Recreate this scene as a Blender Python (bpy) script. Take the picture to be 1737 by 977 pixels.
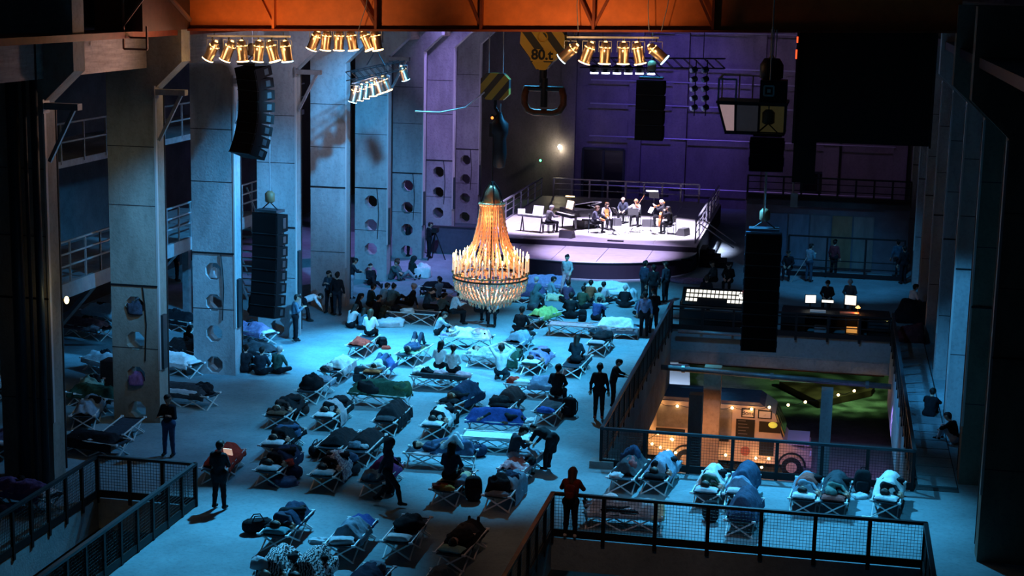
import bpy, math, random
import numpy as np
from mathutils import Vector, Matrix, noise
for o in list(bpy.data.objects): bpy.data.objects.remove(o)
SC = bpy.context.scene; COL = SC.collection
PI = math.pi; RAD = math.radians
# ------------------------------------------------------------------ camera
FPX = 2744.0; EYE = 12.8
def _n(v): return v / np.linalg.norm(v)
_y = _n(np.array([1430-868.5, -10-488.5, FPX])); _d = np.array([-310., 14760., FPX]); _d = _n(_d - _y*np.dot(_d, _y))
_x = np.cross(_d, _y); _x = _x if _x[0] > 0 else -_x
ROT = np.array([_x, _y, -_d])                       # rows: world axes in camera coordinates (right, down, forward)
cam = bpy.data.cameras.new('camera'); cam.sensor_width = 36; cam.lens = FPX/1737*36; cam.clip_end = 400
camo = bpy.data.objects.new('camera', cam); COL.objects.link(camo)
cx, cy, cz = ROT@np.array([1,0,0.]), ROT@np.array([0,-1.,0]), ROT@np.array([0,0,-1.])
camo.matrix_world = Matrix(((cx[0],cy[0],cz[0],0),(cx[1],cy[1],cz[1],0),(cx[2],cy[2],cz[2],EYE),(0,0,0,1)))
SC.camera = camo
SC.view_settings.view_transform = 'Standard'; SC.view_settings.look = 'None'
SC.view_settings.gamma = 1; SC.view_settings.use_curve_mapping = False; SC.view_settings.exposure = 0.0
def at(px, py, z=0.0):                               # where a sight line meets the level z
    r = ROT@np.array([px-868.5, py-488.5, FPX]); t = (z-EYE)/r[2]; return Vector((r[0]*t, r[1]*t, z))
def atY(px, py, Y):                                  # where a sight line meets the cross plane Y
    r = ROT@np.array([px-868.5, py-488.5, FPX]); t = Y/r[1]; return Vector((r[0]*t, Y, r[2]*t+EYE))
# ------------------------------------------------------------------ world and lights
w = bpy.data.worlds.new('hall_air'); SC.world = w; w.use_nodes = True
w.node_tree.nodes['Background'].inputs[0].default_value = (0.10, 0.22, 0.42, 1)
w.node_tree.nodes['Background'].inputs[1].default_value = 0.026
def spot(loc, tgt, col, power, ang=40, blend=.6, rad=.25):  # bare spots without lamp bodies; several only add fill to dim places
    l = bpy.data.lights.new('unseen_spot', 'SPOT'); l.color = col; l.energy = power; l.spot_size = RAD(ang); l.spot_blend = blend; l.shadow_soft_size = rad
    o = bpy.data.objects.new('unseen_spot', l); COL.objects.link(o); o.location = loc
    o.rotation_euler = (Vector(tgt)-Vector(loc)).to_track_quat('-Z', 'Y').to_euler(); return o
def gobo(o, scale, lo=.45, hi=.62):                  # patterned disc in front of a stage light
    l = o.data; l.use_nodes = True; nt = l.node_tree; em = [n for n in nt.nodes if n.type == 'EMISSION'][0]
    tc = nt.nodes.new('ShaderNodeTexCoord'); n_ = nt.nodes.new('ShaderNodeTexNoise'); n_.inputs['Scale'].default_value = scale; n_.inputs['Detail'].default_value = 4; r_ = nt.nodes.new('ShaderNodeMapRange')
    r_.inputs[1].default_value = lo; r_.inputs[2].default_value = hi; r_.inputs[3].default_value = .12; r_.inputs[4].default_value = 1.6
    nt.links.new(tc.outputs['Normal'], n_.inputs['Vector']); nt.links.new(n_.outputs[0], r_.inputs[0]); nt.links.new(r_.outputs[0], em.inputs['Strength'])
def point(loc, col, power, rad=.1, parent=None):
    l = bpy.data.lights.new('lamp_light', 'POINT'); l.color = col; l.energy = power; l.shadow_soft_size = rad
    o = bpy.data.objects.new('lamp_light', l); COL.objects.link(o); o.location = loc; o.parent = parent; return o
BLUE = (.065, .46, 1.0); CYAN = (.08, .55, 1.0); VIO = (.42, .30, 1.0); INDIGO = (.16, .10, 1.0)
# blue washes over the field of cots, hung over the hall
spot((-15.5, 58.5, 16), (-14.2, 53.8, 0), CYAN, 42000, 42, .9)
spot((-4, 46.5, 11), (-9.6, 52.6, 0), CYAN, 16000, 35, .9)
spot((-17, 46.5, 11), (-15.2, 54, 0), CYAN, 12000, 36, .9)
spot((-7.5, 60, 16), (-8.8, 58.5, 0), CYAN, 30000, 40, .9)
spot((-9, 59, 12), (-9.8, 66.0, 0), CYAN, 13000, 40, .9)
spot((-10, 56, 15.5), (-10.5, 47, 0), CYAN, 17000, 40, .9)
spot((-13, 42.6, 11), (-13.4, 33, 0), CYAN, 14500, 42, .9)
spot((-3.3, 47, 11), (-1.2, 40.0, 0), CYAN, 15000, 50, .8)
spot((-8, 50, 14), (-8.4, 41, 0), CYAN, 20000, 24, .9)
spot((-9, 46, 12), (-19.6, 52.5, 3.6), BLUE, 22000, 44, .8)   # columns beside the hall
spot((-12.5, 52, 14), (-19.3, 66, 4.0), BLUE, 18000, 38, .8)
spot((-6, 58, 13), (-19, 50, 1.5), BLUE, 6000, 36, .8)
spot((-14, 39, 10), (-23, 48, 1), BLUE, 3600, 40, .9)    # aisle behind the columns
spot((0, 39, 8), (4.3, 49.3, 2.4), BLUE, 4800, 26, .7)    # pale column opposite
spot((-4, 56, 14), (2.9, 50.5, 0), BLUE, 3500, 30, .9)
# pale spill of the lamp rows on the upper columns and the crane beam
spot((-13.5, 45.4, 10.6), (-19.6, 51.5, 9.0), (.62, .55, .75), 1100, 64, 1)
spot((-14, 50, 11), (-19.2, 62, 9.0), (.62, .60, .85), 1200, 60, 1)
spot((-15.2, 41.8, 10.6), (-19.4, 39.6, 10.7), (1, .60, .48), 420, 84, 1)
spot((-14, 36, 9), (-20, 43.1, 5), (.75, .78, .62), 420, 60, 1)
spot((1, 66, 11), (.3, 73.0, .3), BLUE, 3200, 46, .9)       # onlookers by the gate
spot((-2.5, 51, 9), (-1.6, 61, -.3), BLUE, 1500, 52, .9)     # front of the desk platform
spot((-8.5, 40.5, 11), (-12.2, 44.2, 0), CYAN, 5200, 56, 1)      # rows in the middle of the field
spot((1.5, 36.5, 10.5), (-1.0, 40.2, 0), CYAN, 2600, 60, 1)
spot((-12, 45.2, 10.5), (-18.3, 40.2, 0), BLUE, 2600, 54, 1)      # dim wash round the stairwell
spot((-4, 50, 8), (2.5, 52.0, -1.0), BLUE, 5200, 56, .9)      # walkway side of the well
spot((-5, 29, 12.5), (-4.2, 36.2, .2), (1, .50, .34), 700, 44, 1)     # unseen warm spot added to brighten the front railing
# stage and back wall
spot((-10.5, 77, 15), (-9.3, 80.0, 1), (.80, .72, 1), 80000, 34, .5)
spot((-13.5, 77, 15), (-14.0, 79.5, 1), (.72, .62, 1), 34000, 32, .5)
spot((-10, 66, 15), (-10.2, 73.5, .8), (.62, .5, 1), 40000, 26, .7)
spot((-10, 84, 15), (-9.8, 96.8, 6), INDIGO, 4600, 50, 1)
spot((-14, 78, 16), (-19, 76, 7), VIO, 9000, 60, .9)
spot((-13, 68, 16), (-19.5, 79.8, 6), VIO, 7000, 36, .9)
spot((-5, 84, 16), (-2, 96.8, 6), (.45, .25, .8), 1100, 70, 1)
spot((-14, 74, 15), (-16.5, 69.5, 0), VIO, 5000, 44, .9)
# unseen warm spots added below the crane girder to make its orange glow
spot((-14.6, 38.8, 9.6), (-14.6, 43.4, 12.2), (1, .55, .22), 780, 84, 1)
spot((-7.2, 38.8, 9.6), (-7.0, 43.4, 12.2), (1, .55, .22), 840, 78, 1)
# ------------------------------------------------------------------ materials
_M = {}
def M(name, col=(.5,.5,.5), rough=.7, metal=0., var=0., scale=4., bump=0., em=None, es=0., spec=.3, stretch=None, alpha=None, bscale=None):
    if name in _M: return _M[name]
    m = bpy.data.materials.new(name); m.use_nodes = True; nt = m.node_tree; b = nt.nodes['Principled BSDF']
    b.inputs['Base Color'].default_value = (*col, 1); b.inputs['Roughness'].default_value = rough; b.inputs['Metallic'].default_value = metal
    b.inputs['Specular IOR Level'].default_value = spec
    if em is not None:
        b.inputs['Emission Color'].default_value = (*em, 1); b.inputs['Emission Strength'].default_value = es
    if alpha is not None: b.inputs['Alpha'].default_value = alpha
    if var or bump:
        tc = nt.nodes.new('ShaderNodeTexCoord'); mp = nt.nodes.new('ShaderNodeMapping'); nt.links.new(tc.outputs['Object'], mp.inputs[0])
        if stretch: mp.inputs['Scale'].default_value = stretch
        nz = nt.nodes.new('ShaderNodeTexNoise'); nz.inputs['Scale'].default_value = scale; nz.inputs['Detail'].default_value = 6; nz.inputs['Roughness'].default_value = .65
        nt.links.new(mp.outputs[0], nz.inputs['Vector'])
        if var:
            rp = nt.nodes.new('ShaderNodeValToRGB'); e = rp.color_ramp.elements
            e[0].position = .28; e[1].position = .72
            e[0].color = (*[c*(1-var) for c in col], 1); e[1].color = (*[min(1, c*(1+var*.7)) for c in col], 1)
            nt.links.new(nz.outputs[0], rp.inputs[0]); nt.links.new(rp.outputs[0], b.inputs['Base Color'])
        if bump:
            bp = nt.nodes.new('ShaderNodeBump'); bp.inputs['Strength'].default_value = bump; bp.inputs['Distance'].default_value = .05
            if bscale:
                n2 = nt.nodes.new('ShaderNodeTexNoise'); n2.inputs['Scale'].default_value = bscale; n2.inputs['Detail'].default_value = 3
                nt.links.new(tc.outputs['Object'], n2.inputs['Vector']); nt.links.new(n2.outputs[0], bp.inputs['Height'])
            else: nt.links.new(nz.outputs[0], bp.inputs['Height'])
            nt.links.new(bp.outputs[0], b.inputs['Normal'])
    _M[name] = m; return m
def concrete(name, col, stretch=None, scale=1.3):
    """cast concrete: broad stains, fine pitting, board joints"""
    if name in _M: return _M[name]
    m = M(name, col, .85, var=.32, scale=scale, bump=.2, stretch=stretch, spec=.2, bscale=18); nt = m.node_tree; b = nt.nodes['Principled BSDF']
    tc = [n for n in nt.nodes if n.type == 'TEX_COORD'][0]; rp = [n for n in nt.nodes if n.type == 'VALTORGB'][0]
    n3 = nt.nodes.new('ShaderNodeTexNoise'); n3.inputs['Scale'].default_value = 9; n3.inputs['Detail'].default_value = 8
    nt.links.new(tc.outputs['Object'], n3.inputs['Vector'])
    r3 = nt.nodes.new('ShaderNodeValToRGB'); r3.color_ramp.elements[0].position = .36; r3.color_ramp.elements[1].position = .5
    r3.color_ramp.elements[0].color = (.55,.55,.55,1); nt.links.new(n3.outputs[0], r3.inputs[0])
    mx = nt.nodes.new('ShaderNodeMix'); mx.data_type = 'RGBA'; mx.blend_type = 'MULTIPLY'; mx.inputs[0].default_value = .28
    nt.links.new(rp.outputs[0], mx.inputs[6]); nt.links.new(r3.outputs[0], mx.inputs[7]); nt.links.new(mx.outputs[2], b.inputs['Base Color'])
    return m
def fab(c, var=.35):
    k = 'fabric_%03d_%03d_%03d' % tuple(int(x*999) for x in c)
    return M(k, c, .9, var=var, scale=9, bump=.5, spec=.15)
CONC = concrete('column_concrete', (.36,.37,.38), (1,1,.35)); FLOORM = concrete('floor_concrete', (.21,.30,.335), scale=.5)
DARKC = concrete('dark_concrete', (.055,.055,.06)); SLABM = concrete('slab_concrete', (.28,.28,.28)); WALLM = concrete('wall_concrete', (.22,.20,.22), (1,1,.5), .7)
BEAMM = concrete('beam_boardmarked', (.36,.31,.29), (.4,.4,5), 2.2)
STEEL = M('painted_steel', (.035,.05,.06), .5, .4, var=.2); BLACK = M('black_paint', (.010,.010,.012), .55); BLACKM = M('black_matt', (.006,.006,.007), .9)
RAILM = M('rail_paint', (.03,.045,.055), .38, .3, var=.2); WIREM = M('mesh_wire', (.035,.045,.05), .5, .5)
ALU = M('aluminium', (.78,.80,.82), .3, .8); CHROME = M('polished_can', (.85,.82,.78), .18, 1.0); WHITE = M('white_plastic', (.82,.84,.86), .5)
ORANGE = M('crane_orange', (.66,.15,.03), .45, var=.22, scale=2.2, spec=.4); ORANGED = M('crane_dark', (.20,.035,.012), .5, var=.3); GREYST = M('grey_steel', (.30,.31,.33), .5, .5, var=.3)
WARM = (1.0, .52, .20)
# ------------------------------------------------------------------ mesh helpers
class MB:
    def __init__(s): s.v = []; s.f = []; s.m = []
    def add(s, vs, fs, mi=0):
        b = len(s.v); s.v += [tuple(p) for p in vs]; s.f += [tuple(i+b for i in f) for f in fs]; s.m += [mi]*len(fs); return s
    def box(s, c, d, rot=None, mi=0):
        vs = [Vector((x*d[0]/2, y*d[1]/2, z*d[2]/2)) for x in (-1,1) for y in (-1,1) for z in (-1,1)]
        if rot is not None: vs = [rot@p for p in vs]
        c = Vector(c); return s.add([p+c for p in vs], [(0,1,3,2),(4,6,7,5),(0,4,5,1),(2,3,7,6),(0,2,6,4),(1,5,7,3)], mi)
    def bb(s, a, b, mi=0): return s.box([(a[i]+b[i])/2 for i in range(3)], [abs(b[i]-a[i]) for i in range(3)], None, mi)
    def tube(s, pts, r, n=8, mi=0, cap=True, closed=False):
        pts = [Vector(p) for p in pts]; k = len(pts); rs = r if isinstance(r, (list, tuple)) else [r]*k; vs = []; up = None
        for i, p in enumerate(pts):
            if closed: t = pts[(i+1) % k]-pts[i-1]
            else: t = pts[min(i+1, k-1)]-pts[max(i-1, 0)]
            t = t.normalized() if t.length > 1e-9 else Vector((0,0,1))
            if up is None: up = Vector((0,0,1)) if abs(t.z) < .9 else Vector((1,0,0))
            a = t.cross(up); a = a.normalized() if a.length > 1e-6 else t.orthogonal().normalized(); b2 = a.cross(t).normalized(); up = b2
            vs += [p+(a*math.cos(2*PI*j/n)+b2*math.sin(2*PI*j/n))*rs[i] for j in range(n)]
        fs = [(i*n+j, i*n+(j+1) % n, ((i+1) % k)*n+(j+1) % n, ((i+1) % k)*n+j) for i in range(k if closed else k-1) for j in range(n)]
        if cap and not closed: fs += [tuple(range(n))[::-1], tuple(range((k-1)*n, k*n))]
        return s.add(vs, fs, mi)
    def bar(s, a, b, w, h=None, mi=0):                # square bar between two points
        a, b = Vector(a), Vector(b); d = b-a; q = d.to_track_quat('Y', 'Z').to_matrix(); return s.box((a+b)/2, (w, d.length, h or w), q, mi)
    def lathe(s, prof, n=16, c=(0,0,0), mi=0, axis=None):
        c = Vector(c); vs = []
        for r, z in prof: vs += [Vector((r*math.cos(2*PI*j/n), r*math.sin(2*PI*j/n), z)) for j in range(n)]
        if axis is not None: vs = [axis@p for p in vs]
        k = len(prof); fs = [(i*n+j, i*n+(j+1) % n, (i+1)*n+(j+1) % n, (i+1)*n+j) for i in range(k-1) for j in range(n)]
        return s.add([p+c for p in vs], fs+[tuple(range(n))[::-1], tuple(range((k-1)*n, k*n))], mi)
    def ball(s, c, r, nu=10, nv=7, mi=0, q=None):
        r = r if isinstance(r, (list, tuple)) else (r, r, r); c = Vector(c); vs = []
        for i in range(1, nv):
            t = PI*i/nv
            vs += [Vector((r[0]*math.sin(t)*math.cos(2*PI*j/nu), r[1]*math.sin(t)*math.sin(2*PI*j/nu), r[2]*math.cos(t))) for j in range(nu)]
        vs += [Vector((0,0,r[2])), Vector((0,0,-r[2]))]
        if q is not None: vs = [q@p for p in vs]
        T = (nv-1)*nu
        fs = [(i*nu+j, (i+1)*nu+j, (i+1)*nu+(j+1) % nu, i*nu+(j+1) % nu) for i in range(nv-2) for j in range(nu)]
        fs += [(T, j, (j+1) % nu) for j in range(nu)]+[(T+1, (nv-2)*nu+(j+1) % nu, (nv-2)*nu+j) for j in range(nu)]
        return s.add([p+c for p in vs], fs, mi)
    def prism(s, poly, vec, mi=0):                    # polygon of 3-D points pushed along vec
        n = len(poly); vec = Vector(vec); P = [Vector(p) for p in poly]
        return s.add(P+[p+vec for p in P], [tuple(range(n))[::-1], tuple(range(n, 2*n))]+[(i, (i+1) % n, n+(i+1) % n, n+i) for i in range(n)], mi)
    def mesh(s, name, mats, smooth=False):
        me = bpy.data.meshes.new(name); me.from_pydata(s.v, [], s.f)
        for m in (mats if isinstance(mats, (list, tuple)) else [mats]): me.materials.append(m)
        if any(s.m): me.polygons.foreach_set('material_index', s.m)
        if smooth: me.polygons.foreach_set('use_smooth', [True]*len(s.f))
        me.update(); return me
    def build(s, name, mats, parent=None, smooth=False, loc=None):
        return put(name, s.mesh(name, mats, smooth), parent, loc)
def put(name, me, parent=None, loc=None, rotz=0):
    o = bpy.data.objects.new(name, me); COL.objects.link(o); o.parent = parent
    if loc is not None: o.location = loc
    if rotz: o.rotation_euler = (0,0,rotz)
    return o
def tag(o, label, cat=None, group=None, kind=None):
    o['label'] = label
    if cat: o['category'] = cat
    if group: o['group'] = group
    if kind: o['kind'] = kind
    return o
def thing(name, label, cat, loc=(0,0,0), rotz=0, group=None):
    o = bpy.data.objects.new(name, None); COL.objects.link(o); o.location = loc; o.rotation_euler = (0,0,rotz); o.empty_display_size = .1
    return tag(o, label, cat, group)
def struct(o, label): return tag(o, label, kind='structure')
def dup(root, loc, rotz, label=None):
    r = root.copy(); COL.objects.link(r); r.location = loc; r.rotation_euler = (0,0,rotz)
    if label: r['label'] = label
    for ch in root.children:
        c = ch.copy(); COL.objects.link(c); c.parent = r
        for g in ch.children:
            d = g.copy(); COL.objects.link(d); d.parent = c
    return r
def text(body, size, mat, name, parent, loc, rot, ext=.004, off=0.):
    cu = bpy.data.curves.new('lettering', 'FONT'); cu.body = body; cu.size = size; cu.extrude = ext; cu.offset = off; cu.align_x = 'CENTER'; cu.align_y = 'CENTER'
    t = bpy.data.objects.new('lettering', cu); me = bpy.data.meshes.new_from_object(t); bpy.data.objects.remove(t); me.materials.clear(); me.materials.append(mat)
    o = put(name, me, parent, loc); o.rotation_euler = rot; return o
# ================================================================== the setting
def slab(name, xs, ys, holes, zt, zb, mat, label):
    """one connected plate with rectangular openings"""
    mb = MB(); nx, ny = len(xs), len(ys); idx = lambda i, j, k: (i*ny+j)*2+k
    vs = [(x, y, z) for x in xs for y in ys for z in (zt, zb)]; fs = []; ok = lambda i, j: 0 <= i < nx-1 and 0 <= j < ny-1 and (i, j) not in holes
    for i in range(nx-1):
        for j in range(ny-1):
            if not ok(i, j): continue
            q = [(i,j),(i+1,j),(i+1,j+1),(i,j+1)]
            fs.append([idx(a,b,0) for a, b in q]); fs.append([idx(a,b,1) for a, b in q][::-1])
            for (di, dj), e in (((0,-1),0), ((1,0),1), ((0,1),2), ((-1,0),3)):
                if not ok(i+di, j+dj):
                    a, b = q[e], q[(e+1) % 4]; fs.append([idx(*a,0), idx(*a,1), idx(*b,1), idx(*b,0)])
    used = sorted({i for f in fs for i in f}); mp = {u: k for k, u in enumerate(used)}
    mb.add([vs[u] for u in used], [[mp[i] for i in f] for f in fs]); return struct(mb.build(name, mat), label)
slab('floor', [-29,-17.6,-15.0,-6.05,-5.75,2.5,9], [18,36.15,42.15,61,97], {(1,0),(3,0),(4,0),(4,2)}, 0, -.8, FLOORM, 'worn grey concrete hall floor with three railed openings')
slab('floor_lower', [-29,9], [18,97], set(), -5, -5.3, concrete('lower_floor', (.22,.23,.22)), 'concrete floor of the storey below the hall')
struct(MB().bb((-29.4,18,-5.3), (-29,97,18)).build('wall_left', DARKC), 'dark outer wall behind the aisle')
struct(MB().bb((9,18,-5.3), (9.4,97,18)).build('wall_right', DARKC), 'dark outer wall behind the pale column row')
bw = struct(MB().bb((-29,97,-5.3), (9,97.5,18)).build('wall_back', WALLM), 'tall concrete end wall behind the stage')
for x, wd in ((-16.3,.9), (-12.2,.8), (-9.6,.9), (-5.0,.8), (-.6,.9), (3.4,.8)):
    MB().bb((x,96.6,0), (x+wd,97,18)).build('pilaster', WALLM, bw)
for z in (1.15, 4.1, 6.05, 7.45, 8.3, 10.4):
    MB().tube([(-14.5,96.5,z), (3.5,96.5,z)], .045, 6).build('wall_pipe', M('pipe_grey', (.45,.45,.5), .4, .5), bw)
for x0, x1, z0, z1 in ((-14.9,-12.4,.2,3.3), (-1.8,.2,.1,2.4)):          # glazed doorway frames in the end wall
    f = MB()
    for a, b in (((x0,z0),(x0,z1)), ((x1,z0),(x1,z1)), ((x0,z1),(x1,z1)), (((x0+x1)/2,z0),((x0+x1)/2,z1)), ((x0,z0+1.1),(x1,z0+1.1))):
        f.bar((a[0],96.9,a[1]), (b[0],96.9,b[1]), .14)
    f.build('doorway_frame', STEEL, bw)
    MB().bb((x0,96.93,z0), (x1,96.96,z1)).build('doorway_pane', M('dark_glass', (.012,.012,.016), .15), bw)
HOLE_R = .30
def column(Y, x0, x1, corb, holes, label, mat=CONC):
    """column of cast concrete: plate with eight-sided openings, corbel under the crane beam"""
    mb = MB(); d = .62; zc = 9.75; s = 1 if corb > 0 else -1; xi, xo = (x1, x0) if s > 0 else (x0, x1)
    zs = [.33+1.045*k for k in range(4)] if holes else []; z = 0.; xm = (x0+x1)/2; a = HOLE_R*math.sin(PI/8); b = HOLE_R*math.cos(PI/8)
    for yy, fl in ((Y, 0), (Y+d, 1)):
        def face(pts):
            mb.add([(p[0], yy, p[1]) for p in pts], [tuple(range(len(pts)))[::-1] if fl else tuple(range(len(pts)))])
        zlo = 0.
        for zc_ in zs:
            zl, zh = max(zlo, zc_-.52), zc_+.52
            oc = [(xm+b, zc_-a), (xm+b, zc_+a), (xm+a, zc_+b), (xm-a, zc_+b), (xm-b, zc_+a), (xm-b, zc_-a), (xm-a, zc_-b), (xm+a, zc_-b)]
            if zl > zlo+.001: face([(x0,zlo),(x1,zlo),(x1,zl),(x0,zl)])
            face([oc[0],(x1,zc_-a),(x1,zc_+a),oc[1]]); face([oc[1],(x1,zc_+a),(x1,zh),(xm+a,zh),oc[2]]); face([oc[2],(xm+a,zh),(xm-a,zh),oc[3]])
            face([oc[3],(xm-a,zh),(x0,zh),(x0,zc_+a),oc[4]]); face([oc[4],(x0,zc_+a),(x0,zc_-a),oc[5]]); face([oc[5],(x0,zc_-a),(x0,zl),(xm-a,zl),oc[6]])
            face([oc[6],(xm-a,zl),(xm+a,zl),oc[7]]); face([oc[7],(xm+a,zl),(x1,zl),(x1,zc_-a),oc[0]]); zlo = zh
            if not fl:
                for i in range(8):
                    p, q = oc[i], oc[(i+1) % 8]; mb.add([(p[0],Y,p[1]),(q[0],Y,q[1]),(q[0],Y+d,q[1]),(p[0],Y+d,p[1])], [(0,3,2,1)])
        top = [(xo,zlo),(xi,zlo),(xi,zc),(xi+corb,zc+.8),(xi+corb,12.6),(xo,12.6)]
        face(top if s > 0 else top[::-1])
    for p, q in (((x0,0),(x0,9.75)), ((x1,9.75),(x1,0)), ((xi,zc),(xi+corb,zc+.8)), ((xi+corb,zc+.8),(xi+corb,12.6)), ((xo,9.75),(xo,12.6))):
        mb.add([(p[0],Y,p[1]),(q[0],Y,q[1]),(q[0],Y+d,q[1]),(p[0],Y+d,p[1])], [(0,1,2,3)])
    o = struct(mb.build('column', mat), label)
    f = MB(); sx = xi+s*.012                             # pale corner angle and conduit along the hall side
    f.bb((xi-s*.02,Y-.012,1.6), (xi+s*.035,Y+.09,9.7)); f.build('corner_angle', M('angle_pale', (.5,.5,.5), .6, .2), o)
    MB().tube([(xi-s*.03,Y+d+.06,.2), (xi-s*.03,Y+d+.06,9.6)], .05, 6).build('conduit', BLACK, o)
    zb = 4.05 if holes else 4.8
    MB().bb((x0,Y-.03,zb), (x1,Y,zb+.05)).build('cable_band', BLACK, o)
    if holes:
        MB().tube([(xi-s*.45,Y-.03,zb), (xi-s*.40,Y-.03,zb-.5), (xi-s*.36,Y-.03,zb-1.1), (xi-s*.42,Y-.03,zb-2.2)], .018, 5).build('cable', BLACK, o)
        MB().bb((xi-s*.02,Y+.14,1.6), (xi+s*.09,Y+.42,3.2)).build('junction_box', STEEL, o)
    for q in (2.2, 6.4, 8.1): MB().bb((x0-.003,Y-.006,q), (x1+.003,Y+.02,q+.025)).build('board_joint', DARKC, o)
    return o
CY = [30.9, 37.0, 43.1, 49.2, 55.3, 61.4, 67.5, 73.6, 79.7, 85.8]
ordn = ['outside the frame edge', 'beside the stairwell railing', 'nearest the man with folded arms', 'beside the three people seated on the floor', 'behind the hanging speaker stack', 'where the couple stands', 'behind the small truss of lamps', 'washed dull violet', 'washed violet beside the wall panel', 'darkest, next to the end wall']
ordn[2] = 'next to the man with folded arms'
for i, Y in enumerate(CY):
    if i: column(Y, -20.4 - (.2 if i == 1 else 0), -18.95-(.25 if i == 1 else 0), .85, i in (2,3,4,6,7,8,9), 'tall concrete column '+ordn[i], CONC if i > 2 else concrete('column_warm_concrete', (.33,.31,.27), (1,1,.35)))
rl = {0:'outside the frame edge', 1:'dull brown, closest to the camera on the walkway side', 2:'in deep shade behind the brown one', 3:'lit pale blue beside the walkway', 4:'first behind the pale blue one', 5:'second behind the pale blue one', 6:'third behind the pale blue one', 7:'beside the far end of the console bay', 8:'behind the standing onlookers', 9:'darkest, by the panelled gate'}
for i, Y in enumerate(CY):
    if i and i < 9: column(Y, 3.75, 5.3, -.85, False, 'concrete column '+rl[i], CONC if i > 2 else concrete('column_dim_concrete', (.22,.18,.14), (1,1,.35)))  # two closest columns get a darker copy: their shade is in the colour
struct(MB().bb((-20.3,18,10.35), (-19.15,97,11.2)).build('beam_left', BEAMM), 'board-marked concrete crane beam spanning the aisle columns')
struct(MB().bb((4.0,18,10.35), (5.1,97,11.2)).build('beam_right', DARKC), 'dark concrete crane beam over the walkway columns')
tr = struct(MB().bb((-19.5,18,11.28), (-18.2,97,11.45)).build('trim_left', ORANGED), 'rusty crane rail along the aisle beam')
struct(MB().bb((3.0,18,11.28), (4.4,97,11.5)).build('trim_right', BLACK), 'dark crane rail over the walkway')
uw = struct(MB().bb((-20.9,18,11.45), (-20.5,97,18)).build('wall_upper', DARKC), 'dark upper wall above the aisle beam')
for p, c in (((18,0),(.10,.09,.08)), ((88,0),(.03,.06,.16)), ((134,0),(.40,.30,.06))):
    a = atY(p[0]+0, 0, 38.4); MB().bb((-20.48, a.y+(p[0]-60)*.02, 11.5), (-20.42, a.y+(p[0]-60)*.02+.5, 13)).build('wall_panel', M('panel_%d' % p[0], c, .7), uw)
def bracket(Y, z, sgn=1, X=-18.95, label=''):
    t = thing('steel_bracket', label, 'bracket', (X, Y+.2, z), 0, 'steel brackets on the columns')
    MB().bb((-.05*sgn,-.25,-.1), (.95*sgn,.0,.06)).build('arm', GREYST, t); MB().bar((.78*sgn,-.12,-.1), (.1*sgn,-.12,-1.4), .09).build('strut', GREYST, t)
    MB().bb((0,-.3,-.2), (.06*sgn,.05,.15)).build('wall_plate', GREYST, t)
for i in (1,2,3,4,6): bracket(CY[i], 9.7, 1, -18.95-(.25 if i == 1 else 0), 'grey steel bracket with strut on the column '+ordn[i])
for i in (6,7): bracket(CY[i], 8.0, -1, 3.75, 'small dark bracket on the concrete column '+rl[i])
# gallery in the aisle behind the columns
g = thing('aisle_gallery', 'raised steel walkway with handrails in the aisle behind the columns', 'walkway')
MB().bb((-24.5,36,4.0), (-21.2,58,4.2)).build('deck', GREYST, g); MB().bb((-21.25,36,3.85), (-21.12,58,4.28)).build('edge_beam', M('edge_steel', (.32,.34,.36), .5, .3, var=.2), g)
for k in range(23): MB().bar((-21.2,36.3+k*.98,4.2), (-21.2,36.3+k*.98,5.45), .05).build('rail_post', GREYST, g)
for z in (4.75, 5.1, 5.45): MB().bar((-21.2,36,z), (-21.2,58,z), .05).build('handrail', M('edge_steel'), g)
for Y in (40,46.2,52.4,57.6): MB().bb((-24.3,Y,0), (-24.05,Y+.25,4)).build('support_post', GREYST, g)
for Y in (38.4,44.6,50.8,56.4): MB().bar((-21.4,Y,4.0), (-24,Y+1.6,1.6), .14).build('brace', GREYST, g)
g2 = thing('upper_gallery', 'dim second walkway higher in the aisle', 'walkway')
MB().bb((-25.5,36,7.3), (-22.2,66,7.5)).build('deck', GREYST, g2)
for z in (8.05, 8.6): MB().bar((-22.2,36,z), (-22.2,66,z), .05).build('handrail', GREYST, g2)
for k in range(20): MB().bar((-22.2,36.3+k*1.5,7.4), (-22.2,36.3+k*1.5,8.6), .05).build('rail_post', GREYST, g2)
st = thing('aisle_stair', 'steel stair climbing to the aisle walkway', 'stair')
for k in range(12): MB().bb((-21.9,58.2+k*.3,4.0-k*.34), (-23.2,58.5+k*.3,4.05-k*.34)).build('step', GREYST, st)
for x in (-21.85,-23.2): MB().bar((x,58.1,4.1), (x,61.8,-.0), .06, .25).build('stringer', M('edge_steel'), st); MB().bar((x,58.1,5.1), (x,61.8,1.0), .05).build('handrail', M('edge_steel'), st)
# low dark plinth and panel in the aisle
tag(MB().bb((-22.4,46.4,0), (-20.9,47.0,.9)).build('plinth', M('plinth_dark', (.06,.07,.08), .8, var=.3)), 'low dark plinth in the aisle among the cots', 'plinth')
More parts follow.
